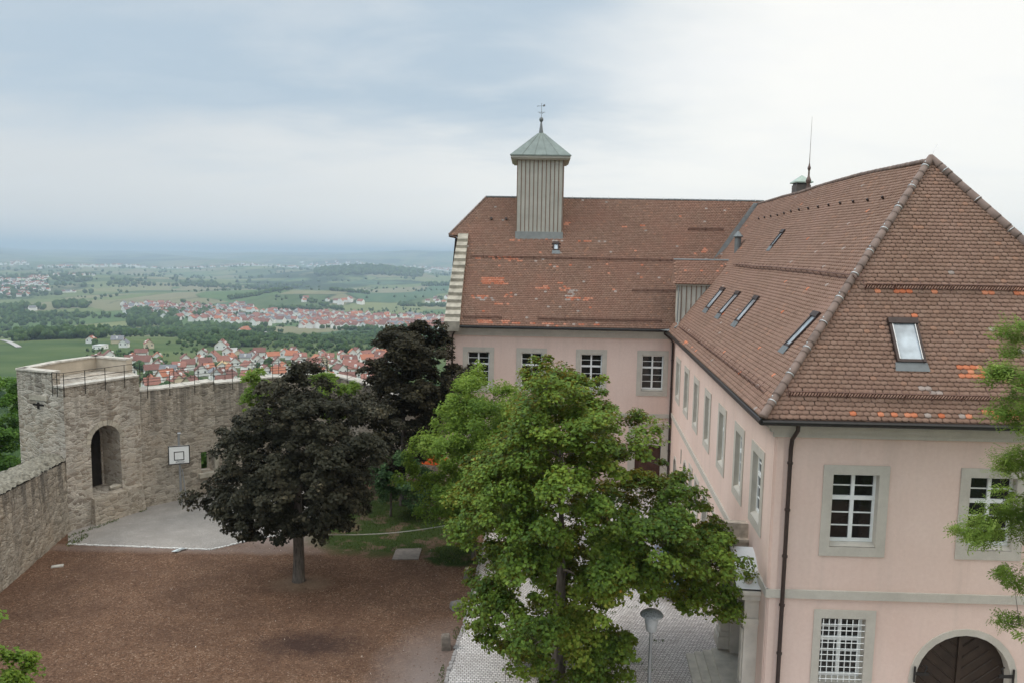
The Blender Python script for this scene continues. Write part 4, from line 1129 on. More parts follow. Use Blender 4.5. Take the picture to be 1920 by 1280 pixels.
# curtain wall
cw = [(-20.74,42.72,6.62), (-19.45,44.05,6.66), (-17.75,45.85,6.7), (-17.75,45.85,6.58), (-15.8,47.45,6.66), (-14.0,48.6,6.68), (-12.06,49.8,6.68), (-10.6,49.75,6.35), (-9.2,49.6,6.05), (-7.4,49.4,5.3), (-4.1,49.2,4.7)]
CWt = empty('curtain_wall', (cw[0][0], cw[0][1], 0), 'high rubble stone curtain wall running from the tower to the pink building', 'wall')
TH = 1.0
mb = MB(); mc = MB()
def wn(i):
    a = V((*cw[max(i-1,0)][:2],0)); b = V((*cw[min(i+1,len(cw)-1)][:2],0))
    if i == 2: b = V((*cw[4][:2],0))
    if i == 3: a = V((*cw[1][:2],0))
    d = (b-a).normalized(); return V((-d.y, d.x, 0))
for i in range(len(cw)-1):
    a = cw[i]; b = cw[i+1]; A = V((a[0],a[1],0)); Bv = V((b[0],b[1],0))
    if (A-Bv).length < .15: continue
    na, nb = wn(i), wn(i+1)
    d = (Bv-A).normalized(); fr = Fr(A, d, V((d.y,-d.x,0))); L = (Bv-A).length
    hole = []
    if i == 1: hole = [rect(1.55, 2.35, 1.35, 2.62)]
    fr.panel(mb, [(0,-.3),(L,-.3),(L,b[2]),(0,a[2])], hole)
    if hole: fr.reveal(mb, hole[0], 0, -.95)
    Ao = A + na*TH; Bo = Bv + nb*TH
    fo = Fr(Bo, (Ao-Bo).normalized(), -fr.n); Lo = (Ao-Bo).length
    ho = [rect(Lo-2.35, Lo-1.55, 1.35, 2.62)] if hole else []
    fo.panel(mb, [(0,-6),(Lo,-6),(Lo,a[2]),(0,b[2])], ho)
    # coping slabs, uneven
    n = max(1, int(L/.7))
    for k in range(n):
        t0 = k/n + .004; t1 = (k+1)/n - .004; dz = random.uniform(-.02, .02)
        p0 = A.lerp(Bv, t0); p1 = A.lerp(Bv, t1); m0 = na.lerp(nb, t0); m1 = na.lerp(nb, t1); z0 = a[2]+(b[2]-a[2])*t0+dz; z1 = a[2]+(b[2]-a[2])*t1+dz
        lo = [up(p0-m0*.05, z0), up(p1-m1*.05, z1), up(p1+m1*(TH+.05), z1), up(p0+m0*(TH+.05), z0)]; hi = [q + V((0,0,.09)) for q in lo]
        mc.add(lo+hi, [(3,2,1,0),(0,1,5,4),(1,2,6,5),(2,3,7,6),(3,0,4,7),(4,5,6,7)])
mb.build('wall', STONE, CWt, uv=True); mc.build('coping', COPING, CWt)
# stone frame of the wall's window
A = V((*cw[1][:2],0)); Bv = V((*cw[2][:2],0)); d = (Bv-A).normalized(); fr = Fr(A, d, V((d.y,-d.x,0)))
mb = MB(); fr.box(mb, 1.35, 2.62, 1.1, 1.35, .0, .25); fr.box(mb, 2.36, 2.62, 1.352, 2.7, .003, .12)
mb.build('window_frame', ASHLAR, CWt)
railing([V((cw[i][0]+.02, cw[i][1]-.06, 6.68)) for i in (0,1,2)] , .95, 'front iron railing on the curtain wall next to the tower', [V((-20.4,43.0,6.68)), V((-19.55,43.9,6.68)), V((-18.55,44.95,6.68)), V((-17.75,45.78,6.68))], drop=.45)
railing([V((-17.6,45.9,6.66)), V((-15.8,47.35,6.66)), V((-14.0,48.5,6.68)), V((-12.1,49.72,6.7)), V((-10.6,49.6,6.35)), V((-8.6,49.5,5.75))], .95, 'front iron railing on the curtain wall behind the purple maple', [V((-16.9,46.5,6.66)), V((-15.8,47.35,6.66)), V((-14.9,47.95,6.66)), V((-13.9,48.55,6.68)), V((-12.9,49.2,6.68)), V((-11.9,49.7,6.7)), V((-10.6,49.6,6.35)), V((-9.5,49.55,6.1)), V((-8.6,49.5,5.75))], drop=.45)
railing([V((-21.2,43.6,6.68)), V((-18.3,46.6,6.68)), V((-16.3,48.3,6.68)), V((-14.4,49.5,6.68)), V((-12.2,50.8,6.7))], .95, 'rear iron railing along the outer edge of the curtain wall', [V((-20.8,44.0,6.68)), V((-19.8,45.05,6.68)), V((-18.8,46.1,6.68)), V((-17.6,47.2,6.68)), V((-16.3,48.3,6.68)), V((-14.9,49.2,6.68)), V((-13.5,50.0,6.68)), V((-12.2,50.8,6.7))], drop=.05)
# stone stair beside the wall behind the maple
mb = MB()
for k in range(7):
    s = .3*k; mb.obox(V((-16.9,45.1,0)) + V((.76,.64,0))*s, V((.76,.64,0))*.3, V((.64,-.76,0))*1.2, V((0,0,.2*(7-k))))
tag(mb.build('stone_stair', ASHLAR), 'short stone stair against the curtain wall behind the purple maple', 'stair')

# low wall on the left, rough mossy top
LW = empty('boundary_wall', (-22.0, 30, 0), 'low mossy rubble boundary wall running along the left of the mulch', 'wall')
lwp = [(-20.6,18.0,4.35), (-21.0,24.0,4.35), (-21.45,31.5,4.28), (-21.9,34.3,4.15), (-22.3,36.6,4.02), (-22.62,38.72,3.92), (-22.75,39.4,3.9)]
mb = MB(); mt = MB(); g = np.random.default_rng(8)
def lwi(y):
    ys = [p[1] for p in lwp]; return np.interp(y, ys, [p[0] for p in lwp]), np.interp(y, ys, [p[2] for p in lwp])
Y = np.linspace(18, 39.3, 90); nz = 14
rows_ = []
for y in Y:
    x, z = lwi(y); r_ = []
    for k in range(nz+1):
        f = k/nz; r_.append(V((x + g.normal(0,.022) - .12*f, y, -.2 + (z+.2-.25)*f)))
    rows_.append(r_)
vs = [p for r_ in rows_ for p in r_]
mb.add(vs, [(i*(nz+1)+k, i*(nz+1)+k+1, (i+1)*(nz+1)+k+1, (i+1)*(nz+1)+k) for i in range(len(Y)-1) for k in range(nz)])
mb.quad(V((lwi(18)[0]-1.5,18,-5)), V((lwi(18)[0]-1.5,18,4)), V((lwi(39.3)[0]-1.9,39.3,3.8)), V((lwi(39.3)[0]-1.9,39.3,-5)))
mb.build('wall', STONE3, LW, uv=True)
Y = np.linspace(18, 39.3, 160); nx = 12; vs = []
for y in Y:
    x, z = lwi(y)
    for k in range(nx+1):
        f = k/nx; hh = -.3 + .42*math.sin(math.pi*min(1, max(0, (f+.08)/1.16)))**.6
        vs.append(V((x - .06 - 1.75*f + g.normal(0,.03), y + g.normal(0,.03), z + hh + g.normal(0,.035))))
mt.add(vs, [(i*(nx+1)+k, i*(nx+1)+k+1, (i+1)*(nx+1)+k+1, (i+1)*(nx+1)+k) for i in range(len(Y)-1) for k in range(nx)])
mt.build('rubble_top', MOSS, LW)

# ------------------------------------------------------------------ things in the courtyard
bb = empty('basketball_hoop', (-18.86,43.39,0), 'basketball hoop with a white backboard on a grey steel post', 'basketball hoop')
pb = V((-18.86,43.39,0)); bd = V((.92,.40,0)).normalized(); bn = V((bd.y,-bd.x,0))
bt = V((.0,0,1))
mb = MB(); mb.tube([pb, pb + V((-.03,.02,2.2)), pb + V((-.06,.04,4.15))], .065, 10); mb.tube([pb+V((.28,.1,0)), pb+V((.1,.03,2.1))], .03, 8); mb.tube([pb + V((-.1,-.03,4.16)), pb + V((.05,.05,4.16))], .07, 8)
mb.build('post', STEEL, bb)
bc = pb + V((.02,-.16,2.95)); FB = Fr(bc - bd*.57, bd, bn)
mb = MB(); FB.box(mb, 0, 1.14, 2.42, 3.5, -.02, .02); bo = mb.build('backboard', WHITE, bb)
mb = MB(); 
for a, b, c, d in ((.0,1.14,3.45,3.5),(0,1.14,2.42,2.47),(0,.05,2.47,3.45),(1.09,1.14,2.47,3.45),(.3,.84,3.12,3.165),(.3,.84,2.66,2.705),(.3,.345,2.705,3.12),(.795,.84,2.705,3.12)): FB.box(mb, a, b, c, d, .021, .027)
mb.build('board_lines', BLACKM, bo)
mb = MB(); cc = FB.p(.62, 2.62, .27)
mb.tube([cc + V((.22*math.cos(a), .22*math.sin(a), 0)) for a in np.linspace(0, 2*math.pi, 21)], .016, 5, cap=False); mb.tube([FB.p(.5,2.62,.02), FB.p(.56,2.62,.1)], .02, 5)
mb.build('ring', STEEL, bb)

lp_ = V((4.55,23.4,0))
lamp = empty('street_lamp', lp_, 'grey street lamp with a round speckled shade under the maple', 'street lamp')
mb = MB(); mb.tube([lp_, lp_ + V((0,0,2.85))], [.07,.05], 12); mb.lathe(lp_, [(.11,0),(.1,.35),(.06,.4)], 12); mb.build('pole', STEEL, lamp)
mb = MB(); mb.lathe(lp_ + V((0,0,2.93)), [(.05,-.12),(.15,-.08),(.17,-.04),(.235,.40),(.2,.43)], 18); mb.build('lantern', simple('frosted_lantern', (.5,.5,.5), .5, .4), lamp, smooth=True)
sm = Mat('speckled_shade'); sc_ = sm.ramp(sm.noise(sm.pos(), 22, 5, .75), [(.38, (.16,.165,.165)), (.54, (.44,.455,.46))]); SHADE = sm.pbr(sc_, .35, .5)
mb = MB(); mb.lathe(lp_ + V((0,0,3.36)), [(.15,0),(.36,.0),(.37,.02),(.33,.07),(.22,.14),(.08,.175),(.0,.18)], 22); mb.build('shade', SHADE, lamp, smooth=True)

def block(name, loc, w, d, h, mat, rz, label, cat, top=.85):
    c_, s_ = math.cos(rz), math.sin(rz); mb = MB(); vs = []
    for z, k in ((0,1),(h*.55,(1+top)/2+.02),(h*.9,top),(h,top*.82)):
        for sx, sy in ((-1,-1),(1,-1),(1,1),(-1,1)):
            x, y = sx*w*.5*k + random.uniform(-.01,.01), sy*d*.5*k + random.uniform(-.01,.01); vs.append(V(loc) + V((x*c_-y*s_, x*s_+y*c_, z)))
    mb.add(vs, [(j*4+i, j*4+(i+1) % 4, j*4+4+(i+1) % 4, j*4+4+i) for j in range(3) for i in range(4)] + [(12,13,14,15)])
    return tag(mb.build(name, mat), label, cat)
block('guard_stone', (-2.26,27.45,0), .36, .4, .52, simple('guard_stone_mat', (.22,.18,.145), .9, .1, 0, .4, 5), .15, 'squat square guard stone standing at the edge of the cobbles', 'stone')
block('boulder', (-2.06,30.74,0), .55, .45, .3, simple('boulder_mat', (.2,.18,.16), .9, .1, 0, .3, 5), .5, 'low rounded grey stone under the hanging maple leaves', 'stone')
mb = MB(); sp = V((-1.78,33.7,0)); mb.lathe(sp, [(.24,0),(.2,.15),(.18,.5),(.165,.52),(.0,.525)], 12)
st = tag(mb.build('tree_stump', mk_bark('stump_bark', (.09,.08,.07), (.26,.23,.2))), 'short sawn tree stump with a pale top by the turf', 'stump')
mb = MB(); mb.lathe(sp, [(.15,.527),(.0,.528)], 12); mb.lathe(sp, [(.165,.524),(.15,.53)], 12); mb.build('cut_face', simple('cut_wood', (.5,.42,.32), .8, .1, 0, .25, 9), st)
mb = MB(); mb.obox(V((-5.55,35.75,0)), (1.25,.1,0), (-.0,1.35,0), (0,0,.05)); tag(mb.build('stone_slab', simple('slab_stone', (.25,.21,.18), .9, .1, 0, .25, 4)), 'flat square stone slab lying in the mulch near the turf', 'slab')
# crumpled white sheet on the court's edge
mb = MB(); pp_ = V((-16.0,36.35,.012)); g = np.random.default_rng(5)
crp = [(-.28,-.18),(-.1,-.26),(.02,-.12),(.12,.08),(.3,.2),(.2,.36),(.06,.2),(-.06,.0)]
vs = [pp_ + V((x, y, .02+abs(float(g.normal(0,.05))))) for x, y in crp] + [pp_ + V((x*.4+.02, y*.4+.02, .12)) for x, y in crp]
mb.add(vs, [(i, (i+1) % 8, 8+(i+1) % 8, 8+i) for i in range(8)] + [tuple(range(8,16))])
tag(mb.build('crumpled_sheet', simple('pale_plastic', (.55,.6,.6), .5, .4, 0, .1)), 'crumpled pale plastic sheet lying at the edge of the gravel court', 'litter')
# flat stones by the low wall
mb = MB()
tag(block('flat_stone', (-20.7,34.3,0), .5, .25, .06, COPING, .4, 'broken pale flagstone lying at the foot of the low wall', 'stone', .9), None)
# slack line between the trees
mb = MB(); a = V((-9.15,33.3,2.12)); b = V((-1.75,35.8,2.0)); mb.tube([a.lerp(b, t/14) - V((0,0,.28*math.sin(math.pi*t/14))) for t in range(15)], .022, 5)
tag(mb.build('slackline', simple('white_webbing', (.62,.58,.52), .8, .1)), 'pale slackline stretched between the purple maple and a thin tree', 'rope')
# dark tuft under the tree
dk_ = V((-8.2,37.6,.0))
# sunshade glimpsed through the leaves
us = V((-4.7,49.0-1.6,0)); 
sh = empty('sunshade', us, 'orange red sunshade glimpsed through the light green leaves', 'sunshade')
mb = MB(); mb.tube([us, us + V((0,0,2.3))], .03, 8); mb.build('pole', STEEL, sh)
mb = MB(); mb.lathe(us + V((0,0,1.75)), [(1.05,0),(.55,.28),(0,.5)], 8); mb.build('canopy', simple('orange_canvas', (.55,.1,.025), .8, .1), sh)

# parked car beside the long wall
def car(loc, rz, col, label):
    c = empty('parked_car', loc, label, 'car'); c_, s_ = math.cos(rz), math.sin(rz)
    W = lambda x, y, z: V(loc) + V((x*c_-y*s_, x*s_+y*c_, z))
    prof = [(-2.05,.35),(-2.08,.62),(-1.98,.88),(-1.55,.95),(-.95,1.0),(-.3,1.42),(.2,1.47),(.95,1.45),(1.55,1.08),(1.98,1.0),(2.05,.7),(2.02,.35)]
    mb = MB(); n = len(prof); secs = ((-.84,.93),(-.78,1),(.78,1),(.84,.93)); vs = []
    for y, k in secs:
        for x, z in prof:
            yy = y*(1 - max(0, z-.95)*.34); vs.append(W(x*(.985+.015*k), yy, .3+(z-.3)*k if False else z if k == 1 else z-.02))
    fs = [(j*n+i, j*n+(i+1) % n, (j+1)*n+(i+1) % n, (j+1)*n+i) for j in range(3) for i in range(n)] + [tuple(range(n)), tuple(range(4*n-1, 3*n-1, -1))]
    mb.add(vs, fs); mb.build('body', col, c)
    def pane(x0, z0, x1, z1, nm='windscreen'):
        mb = MB(); off = .012; d = V((0,0,off)); wy = lambda z: .72*(1 - max(0, z-.95)*.34)
        mb.quad(W(x0,-wy(z0),z0)+d, W(x0,wy(z0),z0)+d, W(x1,wy(z1),z1)+d, W(x1,-wy(z1),z1)+d); mb.build(nm, SKYGLASS, c)
    pane(-.92,1.02,-.34,1.395); pane(1.5,1.11,1.0,1.42, 'rear_window')
    for sy in (-1, 1):
        mb = MB(); q = [(-.75,1.0),(-.25,1.36),(.9,1.37),(1.3,1.06)]
        mb.add([W(x, sy*(.85*(1-max(0,z-.95)*.34)), z) for x, z in q], [(0,1,2,3)]); mb.build('side_window', GLASS, c)
        for x in (-1.3, 1.3):
            mb = MB(); mb.tube([W(x, sy*.66, .31), W(x, sy*.87, .31)], .31, 18); w = mb.build('wheel', simple('tyre', (.03,.03,.03), .8), c)
            mb = MB(); mb.tube([W(x, sy*.871, .31), W(x, sy*.88, .31)], .19, 14); mb.build('rim', STEEL, w)
        mb = MB(); mb.obox(W(-2.07, sy*.5-.14, .66), W(0,.28,0)-W(0,0,0), W(.06,0,0)-W(0,0,0), V((0,0,.13))); mb.build('headlight', CLIP, c)
car((7.55,33.6,.012), R(84), simple('blue_grey_paint', (.13,.18,.27), .3, .5, .2, .06), 'blue grey car parked by the pink wall, mostly hidden by the green maple')

# ------------------------------------------------------------------ trees
def poly_dist(P, poly):
    d = np.full(len(P), 1e9); n = len(poly); poly = np.array(poly, float)
    for i in range(n):
        a = poly[i]; b = poly[(i+1) % n]; ab = b-a
        t = np.clip(((P-a)@ab)/max(ab@ab, 1e-9), 0, 1); d = np.minimum(d, np.linalg.norm(P - (a + t[:,None]*ab), axis=1))
    return d
def crown(name, base, poly, T, nc, per, leaf, rc, mat, label, cat='tree', bark=None, trunk=(.22, 2.5), group=None, seed=0, limbs=40, flat=.55, bright=.5, pin=False, wide=.85, lean=(0,0), lobes=60, lr=1.1, gaps=()):
    """trunk with limbs and a crown of leaf clumps filling a solid whose front outline is POLY (x,z about the trunk's foot)"""
    g = np.random.default_rng(seed)
    b = np.array((base[0], base[1], base[2] if len(base) > 2 else 0.))
    poly = np.array(poly, float); lo = poly.min(0); hi = poly.max(0)
    P = []; 
    while sum(len(p) for p in P) < nc*6:
        q = g.uniform(lo, hi, (nc*8, 2)); P.append(q[in_poly(q[:,0], q[:,1], poly)])
    P = np.concatenate(P); D = poly_dist(P, poly); Rm = D.max()
    keep = D > rc*.38; P = P[keep]; D = D[keep]
    t = T*np.sqrt(np.clip(D*(2*Rm-D), 0, None))/Rm
    w = (.9 + .5*t/T); NL = lobes; Lc = []; Lr = []
    order_ = g.choice(len(P), len(P), replace=False, p=w/w.sum())
    for q in order_:
        if len(Lc) >= NL: break
        R_ = min(lr*g.uniform(.65, 1.2), D[q]*.8 + .18)
        yy = t[q]*(1 if g.random() < .5 else -1)*(g.random()**.45)
        c_ = np.array((b[0]+P[q,0], b[1]+yy, b[2]+P[q,1]))
        if any((P[q,0]-gx)**2 + (P[q,1]-gz_)**2 < (gr+R_*.8)**2 for gx, gz_, gr in gaps): continue
        if all(np.linalg.norm((c_-o_)*np.array((1,1,1.25))) > .62*(R_+r2) for o_, r2 in zip(Lc, Lr)): Lc.append(c_); Lr.append(R_)
    Lc = np.array(Lc); Lr = np.array(Lr); wl = Lr**2/np.sum(Lr**2)
    li = g.choice(len(Lc), nc, p=wl); dd = g.normal(size=(nc,3)); dd[:,2] += .55; dd /= np.linalg.norm(dd, axis=1, keepdims=True)
    C = Lc[li] + dd*(Lr[li]*g.uniform(.55, 1.0, nc))[:,None]*np.array((1,1,.8))
    D = np.full(nc, rc)
    cen = np.array((b[0] + poly[:,0].mean(), b[1], b[2] + lo[1] + (hi[1]-lo[1])*.45))
    r = rc*g.uniform(.6, 1.3, nc)
    n = nc*per
    idx = np.repeat(np.arange(nc), per)
    d = g.normal(size=(n, 3)); d /= np.linalg.norm(d, axis=1, keepdims=True)
    rad = g.random(n)**.42
    off = d*rad[:,None]*r[idx][:,None]*np.array((1, 1, flat))
    # sprays droop at their rims
    off[:,2] -= .28*r[idx]*(np.hypot(off[:,0], off[:,1])/np.maximum(r[idx], .05))**2
    L = C[idx] + off
    out = L - cen; out /= np.maximum(np.linalg.norm(out, axis=1, keepdims=True), 1e-6)
    N = np.array((0,0,1.))*.75 + out*.45 + d*.35 + g.normal(size=(n,3))*.42
    size = leaf*g.uniform(.55, 1.45, n)
    tone = np.clip(g.normal(.42, .16, n) + g.normal(0, .10, nc)[idx] + g.normal(0, .13, len(Lc))[li][idx], 0, .97)
    yel = g.random(nc) < .03; tone = np.where(yel[idx] & (g.random(n) < .35), g.uniform(.9, 1, n), tone)
    tr = empty(name, b, label, cat, group)
    if pin:
        # pinnate: each leaf becomes a stalk of leaflets
        k = 9; ax = out*.6 + g.normal(size=(n,3))*.6 + np.array((0,0,-.2)); ax /= np.linalg.norm(ax, axis=1, keepdims=True)
        sd = np.cross(ax, N); sd /= np.maximum(np.linalg.norm(sd, axis=1, keepdims=True), 1e-6)
        CC = []; NN_ = []; TT = []
        for j in range(k):
            f = (j//2)/4.0; s_ = 1 if j % 2 else -1
            if j == k-1: f = 1.1; s_ = 0
            CC.append(L + ax*(f*size[:,None]*1.0) + sd*s_*size[:,None]*.22); NN_.append(N); TT.append(ax*.6 + sd*s_*.8)
        leaf_mesh('crown', np.concatenate(CC), np.concatenate(NN_), np.tile(size*.42, k), mat, tr, seed, .1, .36, np.tile(tone, k), np.concatenate(TT)*3)
    else:
        leaf_mesh('crown', L, N, size, mat, tr, seed, .28, wide, tone)
    # trunk and limbs
    mb = MB(); r0, fh = trunk; topz = lo[1] + (hi[1]-lo[1])*.72; bv = V(b)
    ax = lambda f: bv + V((lean[0]*f + .12*math.sin(f*5)*f, lean[1]*f, fh + (topz-fh)*f))
    mb.tube([bv + V((0,0,-.15)), bv + V((0,0,.12)), bv + V((lean[0]*.0+.02,0,fh*.5)), ax(0), ax(.25), ax(.5), ax(.75), ax(1)], [r0*1.5, r0*1.15, r0, r0*.93, r0*.66, r0*.46, r0*.27, r0*.1], 9)
    nodes = [(ax(f), r0*(.5 - .38*f), 0) for f in np.linspace(0, .95, 12)]
    axd = [min((V(c_)-nd[0]).length for nd in nodes) for c_ in Lc]
    for q in np.argsort(axd):
        e = V(Lc[q])
        def cost(nd):
            d_ = e - nd[0]; return d_.length*(1 + .5*max(0, -d_.normalized().z - .1)) + .25*nd[2]
        s0, rn, dep = min(nodes, key=cost); Ld = (e-s0).length
        if Ld < .15: continue
        wob = Ld*.07; m1 = s0.lerp(e, .33) + V((g.normal(0,wob), g.normal(0,wob), Ld*.05)); m2 = s0.lerp(e, .68) + V((g.normal(0,wob), g.normal(0,wob), Ld*.06))
        rr = max(.007, min(rn*.72, .014 + .022*Ld))
        mb.tube([s0, s0.lerp(m1, .5) + V((0,0,Ld*.015)), m1, m2, e], [rr, rr*.85, rr*.72, rr*.55, rr*.35], 6)
        nodes += [(m1, rr*.72, dep+1), (m2, rr*.6, dep+1), (e, rr*.45, dep+1)]
        tw_ = np.where(li == q)[0]
        for c_ in tw_[:max(3, limbs//12)]:
            t_ = V(C[c_]); st_ = m2.lerp(e, random.uniform(.1, .9)); k_ = st_.lerp(t_, .5) + V((g.normal(0,.05), g.normal(0,.05), .05))
            mb.tube([st_, k_, t_], [rr*.3, rr*.2, .004], 4, cap=False)
    mb.build('trunk', bark or BARK, tr, smooth=True)
    return tr

P_MAPLE = [(-0.97,11.39),(-1.29,10.37),(-1.71,9.66),(-2.74,8.04),(-3.95,6.21),(-4.21,5.56),(-3.06,5.31),(-2.69,4.4),(-3.36,3.36),(-3.03,2.71),(-2.12,1.98),(-1.54,1.42),(-2.1,0.84),(-1.82,-0.02),(-0.8,-0.86),(3.38,-0.79),(2.0,.2),(2.3,.6),(2.35,1.41),(2.3,2.06),(2.3,3.7),(3.6,3.75),(4.34,2.9),(5.26,1.98),(6.33,2.13),(6.48,2.79),(6.93,3.45),(6.68,4.1),(5.84,4.73),(5.53,5.74),(4.96,6.64),(4.32,7.17),(3.41,7.97),(2.6,8.31),(3.05,9.12),(2.73,9.7),(2.22,9.37),(1.88,9.1),(1.9,10.08),(1.4,10.56),(0.62,10.49),(0.17,10.92),(-0.35,11.12)]
P_MAPLE = [(x, max(z, .35)) for x, z in P_MAPLE]
crown('maple_tree', (1.75,25.0), P_MAPLE, 3.8, 1750, 100, .11, .36, L_MAPLE, 'big green maple with yellowing sprays standing on the cobbles', trunk=(.24,1.9), seed=21, limbs=150, lobes=140, lr=.95)
P_LIME = [(0.13,9.83),(-0.31,9.01),(-0.93,8.37),(-1.93,7.46),(-2.3,6.44),(-3.18,5.65),(-3.6,4.61),(-3.3,3.7),(-3.04,2.53),(-1.51,2.17),(-0.74,1.26),(0.29,1.14),(2.31,2.37),(3.03,4.47),(2.73,7.04),(1.69,8.54),(0.69,9.03)]
crown('young_tree', (-1.66,36.0), P_LIME, 2.7, 950, 70, .14, .36, L_LIME, 'light green young tree with feathery leaves behind the big maple', trunk=(.11,1.7), seed=22, limbs=80, flat=.9, wide=.55, lobes=100, lr=.8, gaps=[(-2.0,4.5,.3)])
P_P1 = [(0.13,10.01),(0.81,9.56),(1.08,8.82),(1.96,8.53),(2.88,8.43),(3.69,8.02),(4.22,7.04),(4.08,5.85),(3.76,5.01),(3.33,4.04),(3.1,3.31),(2.39,2.57),(1.44,2.19),(0.03,2.36),(-0.92,2.14),(-1.86,2.05),(-2.14,2.49),(-2.79,2.84),(-3.26,2.64),(-3.84,2.95),(-4.6,3.25),(-4.6,4.2),(-3.5,4.55),(-2.9,5.0),(-3.1,6.19),(-2.8,7.05),(-2.4,7.7),(-1.51,8.23),(-1.27,8.94),(-0.57,9.42)]
crown('purple_maple', (-9.31,33.2), P_P1, 3.5, 1000, 80, .14, .38, L_PURP, 'dark purple maple standing in the mulch with its trunk in view', trunk=(.24,2.3), bark=BARK, seed=53, limbs=120, lobes=100, lr=.95)
P_P2 = [(-0.49,11.21),(0.27,10.64),(1.03,10.81),(2.24,10.53),(2.56,9.31),(2.93,8.09),(4.09,8.11),(4.41,7.19),(3.5,6.24),(2.28,4.97),(1.37,3.39),(0.45,1.79),(-1.41,2.07),(-2.02,3.33),(-1.25,5.22),(-2.08,6.45),(-2.19,8.0),(-2.01,9.23),(-1.64,9.85),(-1.03,10.01)]
crown('purple_maple', (-6.2,44.0), P_P2, 2.7, 720, 85, .155, .4, L_PURP2, 'taller dark purple maple rising beside the corner of the pink building', trunk=(.2,2.0), bark=BARKD, seed=24, limbs=70, lobes=74, lr=1.0)
crown('small_tree', (-6.6,42.0), [(-1.25,3.08),(-0.37,3.7),(0.81,3.57),(2.0,2.68),(3.04,1.18),(2.01,0.4),(0.23,0.37),(-0.96,0.96)], 1.3, 170, 80, .12, .33, L_BUSH, 'small pale leaved tree below the dark purple maples', trunk=(.06,1.0), seed=25, limbs=30, lobes=24, lr=.6)
crown('sapling', (-15.0,44.5), [(-0.4,7.75),(0.83,7.99),(1.25,6.89),(1.24,4.8),(0.3,3.6),(-0.6,4.9)], .8, 110, 70, .12, .3, L_LIME, 'light green sapling rising behind the left side of the purple maple', trunk=(.06,2.5), seed=26, limbs=20, lobes=16, lr=.5)
crown('sapling', (-10.7,44.5), [(-0.8,7.41),(0.39,7.93),(1.57,7.44),(1.81,5.9),(0.52,4.3),(-0.95,5.5)], .9, 120, 70, .12, .3, L_LIME, 'light green sapling rising behind the top right of the purple maple', trunk=(.06,2.5), seed=27, limbs=20, lobes=16, lr=.5)
P_ASH = [(-2.29,12.65),(-2.43,12.03),(-2.27,11.13),(-2.15,10.45),(-2.33,9.98),(-2.31,9.34),(-2.91,8.77),(-2.95,8.45),(-2.47,8.11),(-2.68,7.63),(-2.72,7.09),(-2.29,7.04),(-1.92,6.8),(-1.83,6.44),(-1.62,5.99),(-0.9,5.73),(1.84,6.03),(2.3,10.06),(0.88,12.76),(-1.21,13.83),(-2.05,13.37)]
crown('ash_tree', (12.75,16.0), [(x+.15, z) for x, z in P_ASH], 1.9, 640, 32, .17, .28, L_ASH, 'ash tree with feathery leaflets hanging before the near facade', trunk=(.18,3.5), seed=28, limbs=50, pin=True, lobes=84, lr=.46, flat=.7)
crown('corner_tree', (-13.6,19.0), [(x-.3, z-.5) for x, z in [(-1.16,4.72),(-0.3,5.45),(0.51,5.25),(0.55,4.68),(0.95,4.55),(1.41,4.65),(1.21,4.26),(1.45,3.76),(1.23,3.24),(0.91,2.43),(-0.53,1.52),(-1.86,2.53)]], 1.3, 220, 65, .12, .3, L_LIME, 'leafy green tree top at the bottom left corner of the view', trunk=(.08,1.2), seed=29, limbs=35, lobes=26, lr=.5, bark=BARKD)
# trees on the slope outside the walls
P_OUT = [(-3.2,5.6),(-1.5,7.0),(.5,7.4),(2.4,6.6),(3.6,4.6),(3.9,2.0),(3.0,-2.0),(1.0,-4.5),(-2.0,-4.5),(-3.6,-1.5),(-4.0,2.6)]
for i, (x, y, z, k, lab) in enumerate([(-35.5,52,-1.4,1.0,'bright green tree right beside the tower, outside the wall'), (-41,55,-2.0,1.1,'bright green tree outside the wall, leftmost behind the low wall'), (-33.5,45,-4.8,.85,'bright green tree outside the wall, lowest behind the low wall')]):
    crown('slope_tree', (x, y, z-5), [(a*k, b*k+5) for a, b in P_OUT], 3.2, 420, 90, .2, .55, L_FOREST, lab, trunk=(.2,2.0), seed=40+i, limbs=20, lobes=45, lr=1.3, bark=BARKD)
crown('slope_tree', (-19.8,50.5,-6), [(a*.7, b*.75+6.0) for a, b in P_OUT], 2.0, 220, 80, .2, .5, L_FOREST, 'bright green tree seen through the window of the curtain wall', trunk=(.15,2.0), seed=45, limbs=12, lobes=26, lr=1.1, bark=BARKD)

# ------------------------------------------------------------------ the valley
RB = [0,34,50,80,200,350,530,700,1000,1400,1800,2400,3400,5000,8000,12000,18000,26000,50000]
ZB = [-.35,-.35,-7,-18,-42,-58,-70,-80,-103,-128,-146,-152,-155,-152,-150,-140,-110,-60,-60]
def terr(x, y):
    x = np.asarray(x, float); y = np.asarray(y, float)
    rr = np.hypot(x+2, y-30); r = np.hypot(x, y); az = np.arctan2(x, y)
    z = np.interp(rr, RB, ZB)
    A = np.interp(r, [650,1500,3000,8000], [0,3,11,20])
    z = z + A*(np.sin(x/410+1.2)*np.cos(y/620+.4) + .6*np.sin((x+.6*y)/270) + .5*np.sin(y/380-1.0+x/900))
    def bump(azc, rc_, h, sa, sr): return h*np.exp(-((az-azc)*r/sa)**2 - ((r-rc_)/sr)**2)
    z = z + bump(-.235, 2950, 26, 420, 420) + bump(-.165, 5600, 42, 520, 500) + bump(-.34, 3000, 16, 500, 400) + bump(-.55, 1000, 14, 260, 260)
    H = np.interp(r, [9000,15000,22000,30000], [0,1,1,.5])
    z = z + H*(60 + 26*np.sin(az*7+2.2) + 16*np.sin(az*19+.6) + 8*np.sin(az*41+1.1) + 130*np.exp(-((az+.09)/.10)**2))
    return z
